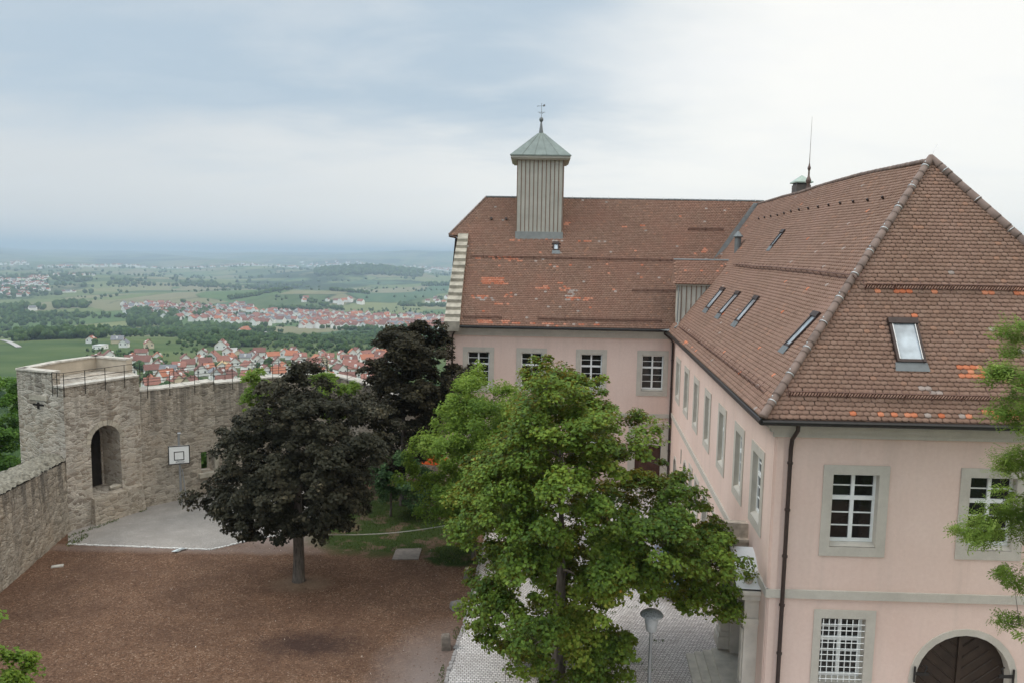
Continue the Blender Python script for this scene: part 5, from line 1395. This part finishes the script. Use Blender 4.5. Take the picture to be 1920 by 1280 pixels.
rs = np.concatenate([[0.5, 15, 30, 36, 40, 44, 48, 54], np.geomspace(60, 50000, 190)])
azs = np.concatenate([np.linspace(-math.pi, -.72, 44, endpoint=False), np.linspace(-.72, .72, 190, endpoint=False), np.linspace(.72, math.pi, 44, endpoint=False)])
RR, AA = np.meshgrid(rs, azs, indexing='ij')
X = -2*(RR < 300) + RR*np.sin(AA); Yy = 30*(RR < 300) + RR*np.cos(AA)
sh_ = np.clip((600-RR)/540, 0, 1); X = RR*np.sin(AA) - 2*sh_; Yy = RR*np.cos(AA) + 30*sh_
Z = terr(X, Yy)
nr_, na_ = RR.shape
vs = np.stack([X, Yy, Z], -1).reshape(-1, 3)
fs = [(i*na_+k, i*na_+(k+1) % na_, (i+1)*na_+(k+1) % na_, (i+1)*na_+k) for i in range(nr_-1) for k in range(na_)]
fs = [f[::-1] for f in fs] + [tuple(range(na_))[::-1]]
me = bpy.data.meshes.new('terrain'); me.from_pydata(vs.tolist(), [], fs); me.materials.append(LAND)
me.polygons.foreach_set('use_smooth', [True]*len(me.polygons)); me.update()
o = bpy.data.objects.new('terrain', me); COL.objects.link(o); o['kind'] = 'structure'

def ribbon(name, pts, w):
    mb = MB(); P = []
    for (a, b) in zip(pts[:-1], pts[1:]):
        n = max(2, int(math.hypot(b[0]-a[0], b[1]-a[1])/15))
        P += [(a[0]+(b[0]-a[0])*k/n, a[1]+(b[1]-a[1])*k/n) for k in range(n)]
    P.append(pts[-1]); L = []
    for i, p in enumerate(P):
        a = V(P[max(i-1,0)]+(0,)); b = V(P[min(i+1,len(P)-1)]+(0,)); d = (b-a).normalized(); q = V((-d.y,d.x,0))*w*.5
        L.append([V((*p,0))+q, V((*p,0))-q])
    for r_ in L:
        for q in r_: q.z = float(terr(q.x, q.y)) + .7
    for i in range(len(L)-1): mb.quad(L[i][0], L[i][1], L[i+1][1], L[i+1][0])
    return struct(name, mb, ROADM)
ribbon('road', [(-330,960), (-338,1060), (-372,1160), (-400,1290), (-455,1400)], 11)
ribbon('path', [(-760,1090), (-627,944), (-520,800), (-470,735)], 5)
ribbon('road', [(-212,560), (-232,640), (-258,720), (-290,800)], 8)

def house_mesh(w, l, h, rh, name='house', over=.5):
    mb = MB(); x, y = w/2, l/2
    p = [(-x,-y,-4),(x,-y,-4),(x,y,-4),(-x,y,-4),(-x,-y,h),(x,-y,h),(x,y,h),(-x,y,h),(0,-y,h+rh),(0,y,h+rh)]
    mb.add(p, [(0,1,5,8,4),(1,2,6,5),(2,3,7,9,6),(3,0,4,7)])
    return mb
def roof_geo(mb, w, l, h, rh, mi=0, o=.55, t=.25):
    x, y = w/2+o, l/2+o; k = rh/(w/2); ze = h - o*k
    a = [(-x,-y,ze),(0,-y,h+rh),(x,-y,ze),(-x,y,ze),(0,y,h+rh),(x,y,ze)]
    b = [(p[0],p[1],p[2]+t) for p in a]
    mb.add(a+b, [(6,7,10,9),(7,8,11,10),(0,3,4,1),(1,4,5,2),(0,1,7,6),(1,2,8,7),(4,3,9,10),(5,4,10,11),(3,0,6,9),(2,5,11,8)], mi)

VIL = [(-300,611,'o',7.5),(-311,647,'b',8.9),(-347,737,'r',10.9),(-285,619,'o',9.4),(-277,581,'b',10.6),(-248,530,'b',8.8),(-228,511,'g',9.2),(-213,451,'o',9.6),(-195,446,'c',8.7),(-243,596,'o',12.4),(-243,626,'r',12.0),(-278,739,'r',15.2),(-225,615,'o',9.9),(-231,652,'r',9.6),(-216,625,'g',8.3),(-210,520,'b',10.8),(-207,551,'y',8.9),(-187,493,'b',7.5),(-176,482,'b',8.4),(-187,546,'r',8.7),(-166,485,'r',8.7),(-216,641,'b',8.4),(-193,500,'g',7.2),(-430,788,'o',9.9),(-403,789,'g',10.9),(-374,744,'g',10.3),(-387,725,'w',11.5),(-197,635,'o',9.2),(-184,645,'o',9.2),(-189,585,'b',9.3),(-176,576,'b',10.7),(-156,513,'r',8.1),(-166,518,'b',8.5),(-167,600,'r',8.6),(-155,614,'o',7.9),(-145,600,'r',7.8),(-132,576,'b',8.9),(-134,625,'r',8.8),(-119,568,'r',11.2),(-117,525,'b',8.1),(-101,474,'b',10.0),(-100,526,'r',7.1),(-86,461,'r',8.4),(-97,500,'b',7.5),(-135,542,'r',7.7)]
rv = np.random.default_rng(31)
tx = 0
while len(VIL) < 112 and tx < 4000:
    tx += 1
    a = rv.uniform(-.5, -.16); r_ = rv.uniform(455, 710); x, y = r_*math.sin(a), r_*math.cos(a)
    if x > -330 and all(math.hypot(x-q[0], y-q[1]) > 15.5 for q in VIL): VIL.append((x, y, str(rv.choice(['r','b','o','b'])), rv.uniform(8,10.5)))
cname = {'o':'orange','r':'red','b':'brown','g':'grey','c':'dark brown','y':'tan','w':'flat pale'}
ords = ['first','second','third','fourth','fifth','sixth','seventh','eighth','ninth','tenth','eleventh','twelfth','thirteenth','fourteenth','fifteenth','sixteenth','seventeenth','eighteenth','nineteenth','twentieth','twenty first','twenty second','twenty third','twenty fourth','twenty fifth','twenty sixth','twenty seventh','twenty eighth','twenty ninth','thirtieth']
for tens, tw_o in (('thirty','thirtieth'),('forty','fortieth'),('fifty','fiftieth'),('sixty','sixtieth')):
    if tens != 'thirty': ords.append(tw_o)
    ords += [tens + ' ' + q for q in ords[:9]]
order = {}
for c in cname:
    for k, i in enumerate(sorted([i for i, q in enumerate(VIL) if q[2] == c], key=lambda i: math.atan2(VIL[i][0], VIL[i][1]))): order[i] = (k, sum(1 for q in VIL if q[2] == c))
for i, (x, y, c, w) in enumerate(VIL):
    w = max(6.8, w*.74); l = w*rv.uniform(1.1, 1.45); h = rv.uniform(4.4, 5.6); rh = w*rv.uniform(.38, .5); rz = (0 if rv.random() < .62 else math.pi/2) + rv.normal(0, .25) + .38
    k, tot = order[i]; wn_ = 'cream' if c == 'c' or i % 11 == 2 else 'white'
    lab = f'{wn_} village house with {cname[c]} roof below, ' + (f'only {cname[c]} roof there' if tot == 1 else f'{ords[k]} {cname[c]} roof from the left')
    z = float(terr(x, y)) - .4
    hs = empty('village_house', (x, y, z), lab, 'house', 'houses of the village below the castle'); hs.rotation_euler = (0, 0, rz)
    def loc_build(mb, nm, mat):
        me = bpy.data.meshes.new(nm); me.from_pydata(mb.v, [], mb.f); me.materials.append(mat); me.update()
        o = bpy.data.objects.new(nm, me); COL.objects.link(o); o.parent = hs; return o
    if c == 'w':
        mb = MB(); mb.box(-w/2, w/2, -l/2, l/2, -4, 4); loc_build(mb, 'wall', HWALL); mb = MB(); mb.box(-w/2-.2, w/2+.2, -l/2-.2, l/2+.2, 4.003, 4.3); loc_build(mb, 'roof', RTILE[c])
    else:
        loc_build(house_mesh(w, l, h, rh), 'wall', HWALLC if wn_ == 'cream' else HWALL); mb = MB(); roof_geo(mb, w, l, h, rh); ro = loc_build(mb, 'roof', RTILE[c])
        if i % 3 != 1:
            mb = MB(); sx = 1 if i % 2 else -1
            for yy in ((-l*.25, l*.2) if w > 9 else (0,)):
                zc = h + rh*.35; xx = sx*w*.5*.42; mb.box(min(xx, xx+sx*1.6), max(xx, xx+sx*1.6), yy-.8, yy+.8, zc-.8, zc+1.2)
            d = loc_build(mb, 'dormer', HWALL)
        mb = MB(); mb.box(-.35+w*.12, .35+w*.12, -l*.2, -l*.2+.7, h+rh*.5, h+rh+1.0); loc_build(mb, 'chimney', RTILE['b'])
    for (fx, fy, nx, ny) in ((0,-1,1,0), (-1,0,0,1), (1,0,0,1), (0,1,1,0)):
        for s in (-.27, .27):
            for zz in (.8, 3.0) if c != 'w' else (1.2,):
                mb = MB()
                if fy: mb.box(s*w-.55, s*w+.55, min(fy*(l/2+.03), fy*(l/2-.05)), max(fy*(l/2+.03), fy*(l/2-.05)), zz, zz+1.3)
                else: mb.box(min(fx*(w/2+.03), fx*(w/2-.05)), max(fx*(w/2+.03), fx*(w/2-.05)), s*l-.55, s*l+.55, zz, zz+1.3)
                if (fy < 0 or fx > 0) and (zz > 1): loc_build(mb, 'window', HWIN)

# the middle village: copies of a few houses
protos = []
for c in ('o','r','b','r','b','g'):
    w = 9 + .6*len(protos) % 2; mb = house_mesh(w, w*1.2, 6.2, w*.42); mb.m = [0]*len(mb.f); roof_geo(mb, w, w*1.2, 6.2, w*.42, 1)
    me = bpy.data.meshes.new('house'); me.from_pydata(mb.v, [], mb.f); me.materials.append(HWALL); me.materials.append(RTILE[c]); me.polygons.foreach_set('material_index', mb.m); me.update(); protos.append((c, me, mb))
def px_az(px): return math.atan((px-960)/1457)
regs = [  # px range, distance range, how many, village
    ((228,330),(2050,2450),60,'left end'), ((300,470),(1640,2400),130,'middle'), ((470,620),(1640,2150),110,'middle'), ((560,835),(1540,2150),230,'right end')]
spots = []; mv = {'left end': 'left end of the middle village', 'middle': 'heart of the middle village', 'right end': 'right end of the middle village'}
for (p0, p1), (r0, r1), n, wh in regs:
    t_ = 0; k = 0
    while k < n and t_ < 5000:
        t_ += 1; px_ = rv.uniform(p0, p1); r_ = rv.uniform(r0, r1); a = px_az(px_); x, y = r_*math.sin(a), r_*math.cos(a)
        if wh == 'right end' and r_ > 2150 - (835-px_)*.8 and rv.random() < .5: continue
        if wh == 'middle' and p0 == 300 and r_ < 1900 - (px_-300)*1.2: continue
        if math.sin(x/60)*math.sin(y/95) > .72: continue
        if all((x-q[0])**2 + (y-q[1])**2 > 17**2 for q in spots[-400:]):
            spots.append((x, y, wh, r_)); k += 1
spots.sort(key=lambda q: q[3])
gnames = {'o':'orange','r':'red','b':'brown','g':'grey'}
far_mb = MB()
mats_far = [HWALL, RTILE['o'], RTILE['r'], RTILE['b'], RTILE['g']]; fi = {'o':1,'r':2,'b':3,'g':4}
def far_house(x, y, c, sc_, rz):
    w, l, h, rh = 9*sc_, 11*sc_, 6*sc_, 3.8*sc_; z = float(terr(x, y)); cr, sr = math.cos(rz), math.sin(rz)
    for mi, mbx in ((0, house_mesh(w, l, h, rh)),):
        far_mb.add([(x+p[0]*cr-p[1]*sr, y+p[0]*sr+p[1]*cr, z+p[2]) for p in mbx.v], mbx.f, 0)
    m2 = MB(); roof_geo(m2, w, l, h, rh); far_mb.add([(x+p[0]*cr-p[1]*sr, y+p[0]*sr+p[1]*cr, z+p[2]) for p in m2.v], m2.f, fi[c])
for i, (x, y, wh, r_) in enumerate(spots):
    c, me, _ = protos[int(rv.integers(0, 6))]; sc_ = rv.uniform(1.0, 1.5); rz = (0 if rv.random() < .65 else math.pi/2) + rv.normal(0, .35)
    if i < 225:
        o = bpy.data.objects.new('village_house', me); COL.objects.link(o); o.location = (x, y, float(terr(x, y))); o.scale = (sc_,)*3; o.rotation_euler = (0,0,rz)
        tag(o, f'small white house with {gnames[c]} roof at the {mv[wh]}' if wh != 'middle' else f'small white house with {gnames[c]} roof in the {mv[wh]}', 'house', f'{gnames[c]} roofed houses, {wh} of the middle village')
    else: far_house(x, y, c, sc_, rz)
cl = ['o','r','r','b','b','g']
def scatter(p0, p1, r0, r1, n, s0=.9, s1=1.4):
    for _ in range(n):
        a = px_az(rv.uniform(p0, p1)); r_ = rv.uniform(r0, r1); x, y = r_*math.sin(a), r_*math.cos(a)
        far_house(x, y, cl[int(rv.integers(0, 6))], rv.uniform(s0, s1), rv.uniform(0, 3.14))
scatter(-10, 90, 3600, 4900, 110); scatter(95, 178, 4700, 5300, 45); scatter(0, 60, 3300, 3600, 20); scatter(108, 140, 3500, 3600, 8)
scatter(560, 680, 2500, 2600, 10, 1, 2); scatter(50, 62, 2300, 2340, 4)
for (p0, p1, r0, r1, n, s) in [(70,200,7500,8000,30,2.6),(210,270,8000,8500,26,3.0),(270,380,8200,8800,40,2.2),(430,560,8000,9500,60,2.2),(690,845,7500,9200,90,2.0),(560,700,9500,11000,40,2.4),(800,845,2600,2900,10,1.2),(0,60,8500,9000,14,2.2),(380,450,8200,8700,18,2),(450,470,1290,1330,4,1.3)]: scatter(p0, p1, r0, r1, n, s*.8, s*1.2)
o = far_mb.build('distant_houses', mats_far); tag(o, kind='stuff')

# valley trees: one mass of woods, orchards and hedges
def quads_tree(n):
    g = np.random.default_rng(n); d = g.normal(size=(n,3)); d /= np.linalg.norm(d, axis=1, keepdims=True)
    c = d*(g.random(n)**.33)[:,None]*np.array((1,1,1.15)); return c, d
import bmesh
bm = bmesh.new(); bmesh.ops.create_icosphere(bm, subdivisions=1, radius=1); ICO_V = np.array([v.co[:] for v in bm.verts]); ICO_F = np.array([[v.index for v in f.verts] for f in bm.faces]); bm.free()
bm = bmesh.new(); bmesh.ops.create_icosphere(bm, subdivisions=2, radius=1); IC2_V = np.array([v.co[:] for v in bm.verts]); IC2_F = np.array([[v.index for v in f.verts] for f in bm.faces]); bm.free()
class Wood:
    def __init__(s): s.v = []; s.f = []; s.r = []; s.n = 0
    def tree(s, x, y, rad, hgt, g, fine=False):
        z = float(terr(x, y)); base = .3 + .4*g.random()
        parts = 4 if fine else 1
        for k in range(parts):
            bv_, bf = (IC2_V, IC2_F) if fine else (ICO_V, ICO_F)
            o_ = g.normal(size=3)*rad*.42*(parts > 1); sc_ = (.62 if parts > 1 else 1)*g.uniform(.8, 1.15)
            p = bv_*(1 + g.normal(0, .17 if fine else .2, (len(bv_), 1)))*np.array((rad, rad, hgt*.56))*sc_ + np.array((x, y, z+hgt*.5)) + o_*np.array((1,1,.7))
            s.v.append(p); s.f.append(bf + s.n); s.n += len(p); s.r.append(np.clip(np.full(len(bf), base) + g.normal(0, .12, len(bf)), 0, 1))
    def build(s, name):
        v = np.concatenate(s.v); f = np.concatenate(s.f); r_ = np.concatenate(s.r); me = bpy.data.meshes.new(name)
        me.vertices.add(len(v)); me.vertices.foreach_set('co', v.astype('f').ravel()); me.loops.add(f.size); me.loops.foreach_set('vertex_index', f.astype('i').ravel())
        me.polygons.add(len(f)); me.polygons.foreach_set('loop_start', (np.arange(len(f))*3).astype('i')); me.polygons.foreach_set('loop_total', np.full(len(f), 3, 'i'))
        me.update(calc_edges=True); a = me.attributes.new('rnd', 'FLOAT', 'FACE'); a.data.foreach_set('value', r_.astype('f')); me.materials.append(L_FAR)
        o = bpy.data.objects.new(name, me); COL.objects.link(o); return o
W = Wood(); g = np.random.default_rng(77)
def vnoise(x, y):
    x = x*.5; y = y*.85
    return (np.sin(x/57+1.3)*np.sin(y/83+.7) + .7*np.sin((x+y)/41+2)*np.cos((x-y)/66) + .5*np.sin(x/19)*np.cos(y/27+1))/1.4
def wood(p0, p1, r0, r1, n, rad, thr=-9, fine=False, hf=1.7):
    for _ in range(n):
        a = px_az(g.uniform(p0, p1)); r_ = math.sqrt(g.uniform(r0*r0, r1*r1)); x, y = r_*math.sin(a), r_*math.cos(a)
        if vnoise(x, y) < thr: continue
        if r_ < 800 and any(abs(x-q[0]) < 9 and abs(y-q[1]) < 9 for q in VIL): continue
        rr = rad*g.uniform(.6, 1.35); W.tree(x, y, rr, rr*hf*g.uniform(.9, 1.3), g, fine)
wood(-60, 160, 700, 1000, 70, 3.5, .1, True)
wood(150, 760, 440, 860, 300, 3.2, -.1, True); wood(150, 760, 480, 800, 260, 1.6, -2, True)      # gardens of the near village
wood(330, 860, 880, 1450, 1000, 3.8, .2, True); wood(330, 860, 820, 1400, 1700, 2.3, -.45)      # orchards
wood(390, 480, 800, 1010, 80, 4.5, -9, True)
wood(-40, 330, 1080, 1500, 420, 4.2, .2, True); wood(20, 190, 1000, 1110, 170, 5.5, -9, True)      # dark wood left
wood(-40, 300, 1350, 2200, 700, 4.2, .25); wood(0, 420, 1950, 2250, 420, 5.0, -.1); wood(300, 500, 1300, 1600, 520, 4.8, -.1)
wood(220, 840, 1560, 2450, 900, 3.2, -.1); wood(470, 850, 1360, 1530, 420, 4.5, -.1); wood(240,330,1650,2150,160,7,-9)
wood(100, 160, 2350, 2500, 90, 8); wood(-40, 80, 2200, 2500, 200, 7, -.2); wood(-30, 860, 2500, 4200, 1300, 5.0, .5)
wood(590, 790, 5150, 6000, 900, 13); wood(-30, 860, 4200, 8000, 1900, 9, .4); wood(-20, 180, 3300, 5300, 500, 8, 0)
wood(200, 560, 3900, 4300, 420, 8, -.2); wood(790,850,3900,4100,80,8)
for (pts, n) in [([(430,2600),(480,2720),(545,3000)], 170), ([(560,2650),(640,2300)], 60), ([(575,3400),(640,3550)], 60), ([(500,2250),(600,2330)], 70), ([(745,2550),(850,2600)], 70), ([(620,3000),(690,2900)], 80)]:
    for _ in range(n):
        t = g.random()*(len(pts)-1); i = min(int(t), len(pts)-2); f = t-i
        a = px_az(pts[i][0]+(pts[i+1][0]-pts[i][0])*f + g.normal(0,2)); r_ = pts[i][1]+(pts[i+1][1]-pts[i][1])*f + g.normal(0,14); W.tree(r_*math.sin(a), r_*math.cos(a), g.uniform(4,8), g.uniform(8,14), g)
for _ in range(900):   # castle hill
    a = g.uniform(-.75, .5); r_ = g.uniform(75, 430); x, y = r_*math.sin(a), r_*math.cos(a)+15
    if x > -28 and y < 66: continue
    W.tree(x, y, g.uniform(2.5,4.5), g.uniform(6,9), g, True)
o = W.build('valley_woods'); tag(o, kind='stuff')

# ------------------------------------------------------------------ haze
mb = MB(); mb.box(-52000, 52000, -52000, 52000, -215, 190)
hm = bpy.data.materials.new('haze_air'); hm.use_nodes = True; hm.node_tree.nodes.clear()
ho = hm.node_tree.nodes.new('ShaderNodeOutputMaterial'); hv = hm.node_tree.nodes.new('ShaderNodeVolumePrincipled')
hv.inputs['Color'].default_value = (.53,.65,.80,1); hv.inputs['Density'].default_value = 1.25e-4; hv.inputs['Anisotropy'].default_value = .0
hm.node_tree.links.new(hv.outputs[0], ho.inputs['Volume'])
o = mb.build('haze', hm); o['kind'] = 'stuff'

# ------------------------------------------------------------------ light: overcast sky with one soft sun
SUN_EL, SUN_AZ = R(46), R(-97)        # azimuth from +Y towards +X
w = bpy.data.worlds.new('World'); SC.world = w; w.use_nodes = True; nt_ = w.node_tree; nt_.nodes.clear()
class WM(Mat):
    def __init__(s, nt): s.nt = nt; s._pos = None
m = WM(nt_)
out = m.n('ShaderNodeOutputWorld'); bg = m.n('ShaderNodeBackground')
sky = m.n('ShaderNodeTexSky', sky_type='NISHITA', sun_disc=False, sun_elevation=SUN_EL, sun_rotation=SUN_AZ, air_density=1.2, dust_density=2.0)
dirv = m.n('ShaderNodeTexCoord').outputs['Generated']
sx, sy, sz = m.sep(dirv)
zc = m.math('MAXIMUM', sz, .0)
den = m.math('ADD', zc, .22)
pl = m.n('ShaderNodeCombineXYZ', {0: m.math('DIVIDE', sx, den), 1: m.math('DIVIDE', sy, den), 2: 0.0}).outputs[0]
n1 = m.noise(m.mapping(pl, (.55,.9,1), (0,0,.25), (1.7,.4,0)), 1.0, 7, .52, .3)
n2 = m.noise(m.mapping(pl, (1.3,2.2,1), (0,0,-.2), (4.1,2.4,0)), 1.0, 7, .55, .2)
# darker bank on the left and high, bright veil on the right
nA = m.math('SUBTRACT', n1, .5); nB = m.math('SUBTRACT', n2, .5)
azr = m.n('ShaderNodeMapRange', {0: m.math('ADD', sx, m.math('MULTIPLY', nA, .35)), 1: -.62, 2: .38, 3: 0, 4: 1}, interpolation_type='SMOOTHSTEP').outputs[0]
e_ = m.math('ADD', m.math('ADD', sz, m.math('MULTIPLY', nA, .16)), m.math('MULTIPLY', nB, .13))
bmk = m.n('ShaderNodeMapRange', {0: e_, 1: .085, 2: .2, 3: 0, 4: 1}, interpolation_type='SMOOTHSTEP').outputs[0]
left = m.n('ShaderNodeMapRange', {0: m.math('ADD', sx, m.math('MULTIPLY', nA, .7)), 1: .02, 2: .34, 3: 1, 4: 0}, interpolation_type='SMOOTHSTEP').outputs[0]
dark = m.math('MULTIPLY', m.math('MULTIPLY', bmk, left), m.math('ADD', .92, m.math('MULTIPLY', nB, 2.0)), True)
light = m.mix(azr, (.70,.735,.76), (1.06,1.045,.995))
cloud = m.mix(dark, light, (.465,.58,.685))
cloud = m.mix(m.math('MULTIPLY', m.ramp(n2, [(.48, 0), (.7, .5)]), m.math('SUBTRACT', 1.0, m.math('MULTIPLY', dark, .4))), cloud, m.mix(azr, (.74,.78,.81), (.93,.945,.95)))
# an overcast dome is brighter overhead than near the horizon
zen = m.n('ShaderNodeMapRange', {0: sz, 1: .33, 2: .85, 3: 1.0, 4: 2.35}, interpolation_type='SMOOTHSTEP').outputs[0]
cloud = m.n('ShaderNodeVectorMath', {0: cloud, 3: zen}, operation='SCALE').outputs[0]
skyc = m.n('ShaderNodeVectorMath', {0: sky.outputs[0], 3: .1}, operation='SCALE').outputs[0]
colr = m.mix(.9, skyc, cloud)
nt_.links.new(colr, bg.inputs['Color']); bg.inputs['Strength'].default_value = 1.0
nt_.links.new(bg.outputs[0], out.inputs['Surface'])
sl = bpy.data.lights.new('sun', 'SUN'); sl.energy = 1.5; sl.angle = R(25); sl.color = (1, .96, .9)
so = bpy.data.objects.new('sun', sl); COL.objects.link(so)
dv = V((math.sin(SUN_AZ)*math.cos(SUN_EL), math.cos(SUN_AZ)*math.cos(SUN_EL), math.sin(SUN_EL)))
so.rotation_euler = dv.to_track_quat('Z', 'Y').to_euler(); so.location = dv*120

SC.view_settings.view_transform = 'Standard'; SC.view_settings.look = 'None'; SC.view_settings.exposure = .08; SC.view_settings.gamma = 1
SC.render.engine = 'CYCLES'
cy = SC.cycles; cy.use_denoising = True; cy.max_bounces = 6; cy.diffuse_bounces = 4; cy.glossy_bounces = 2; cy.transmission_bounces = 3; cy.volume_bounces = 1; cy.transparent_max_bounces = 4
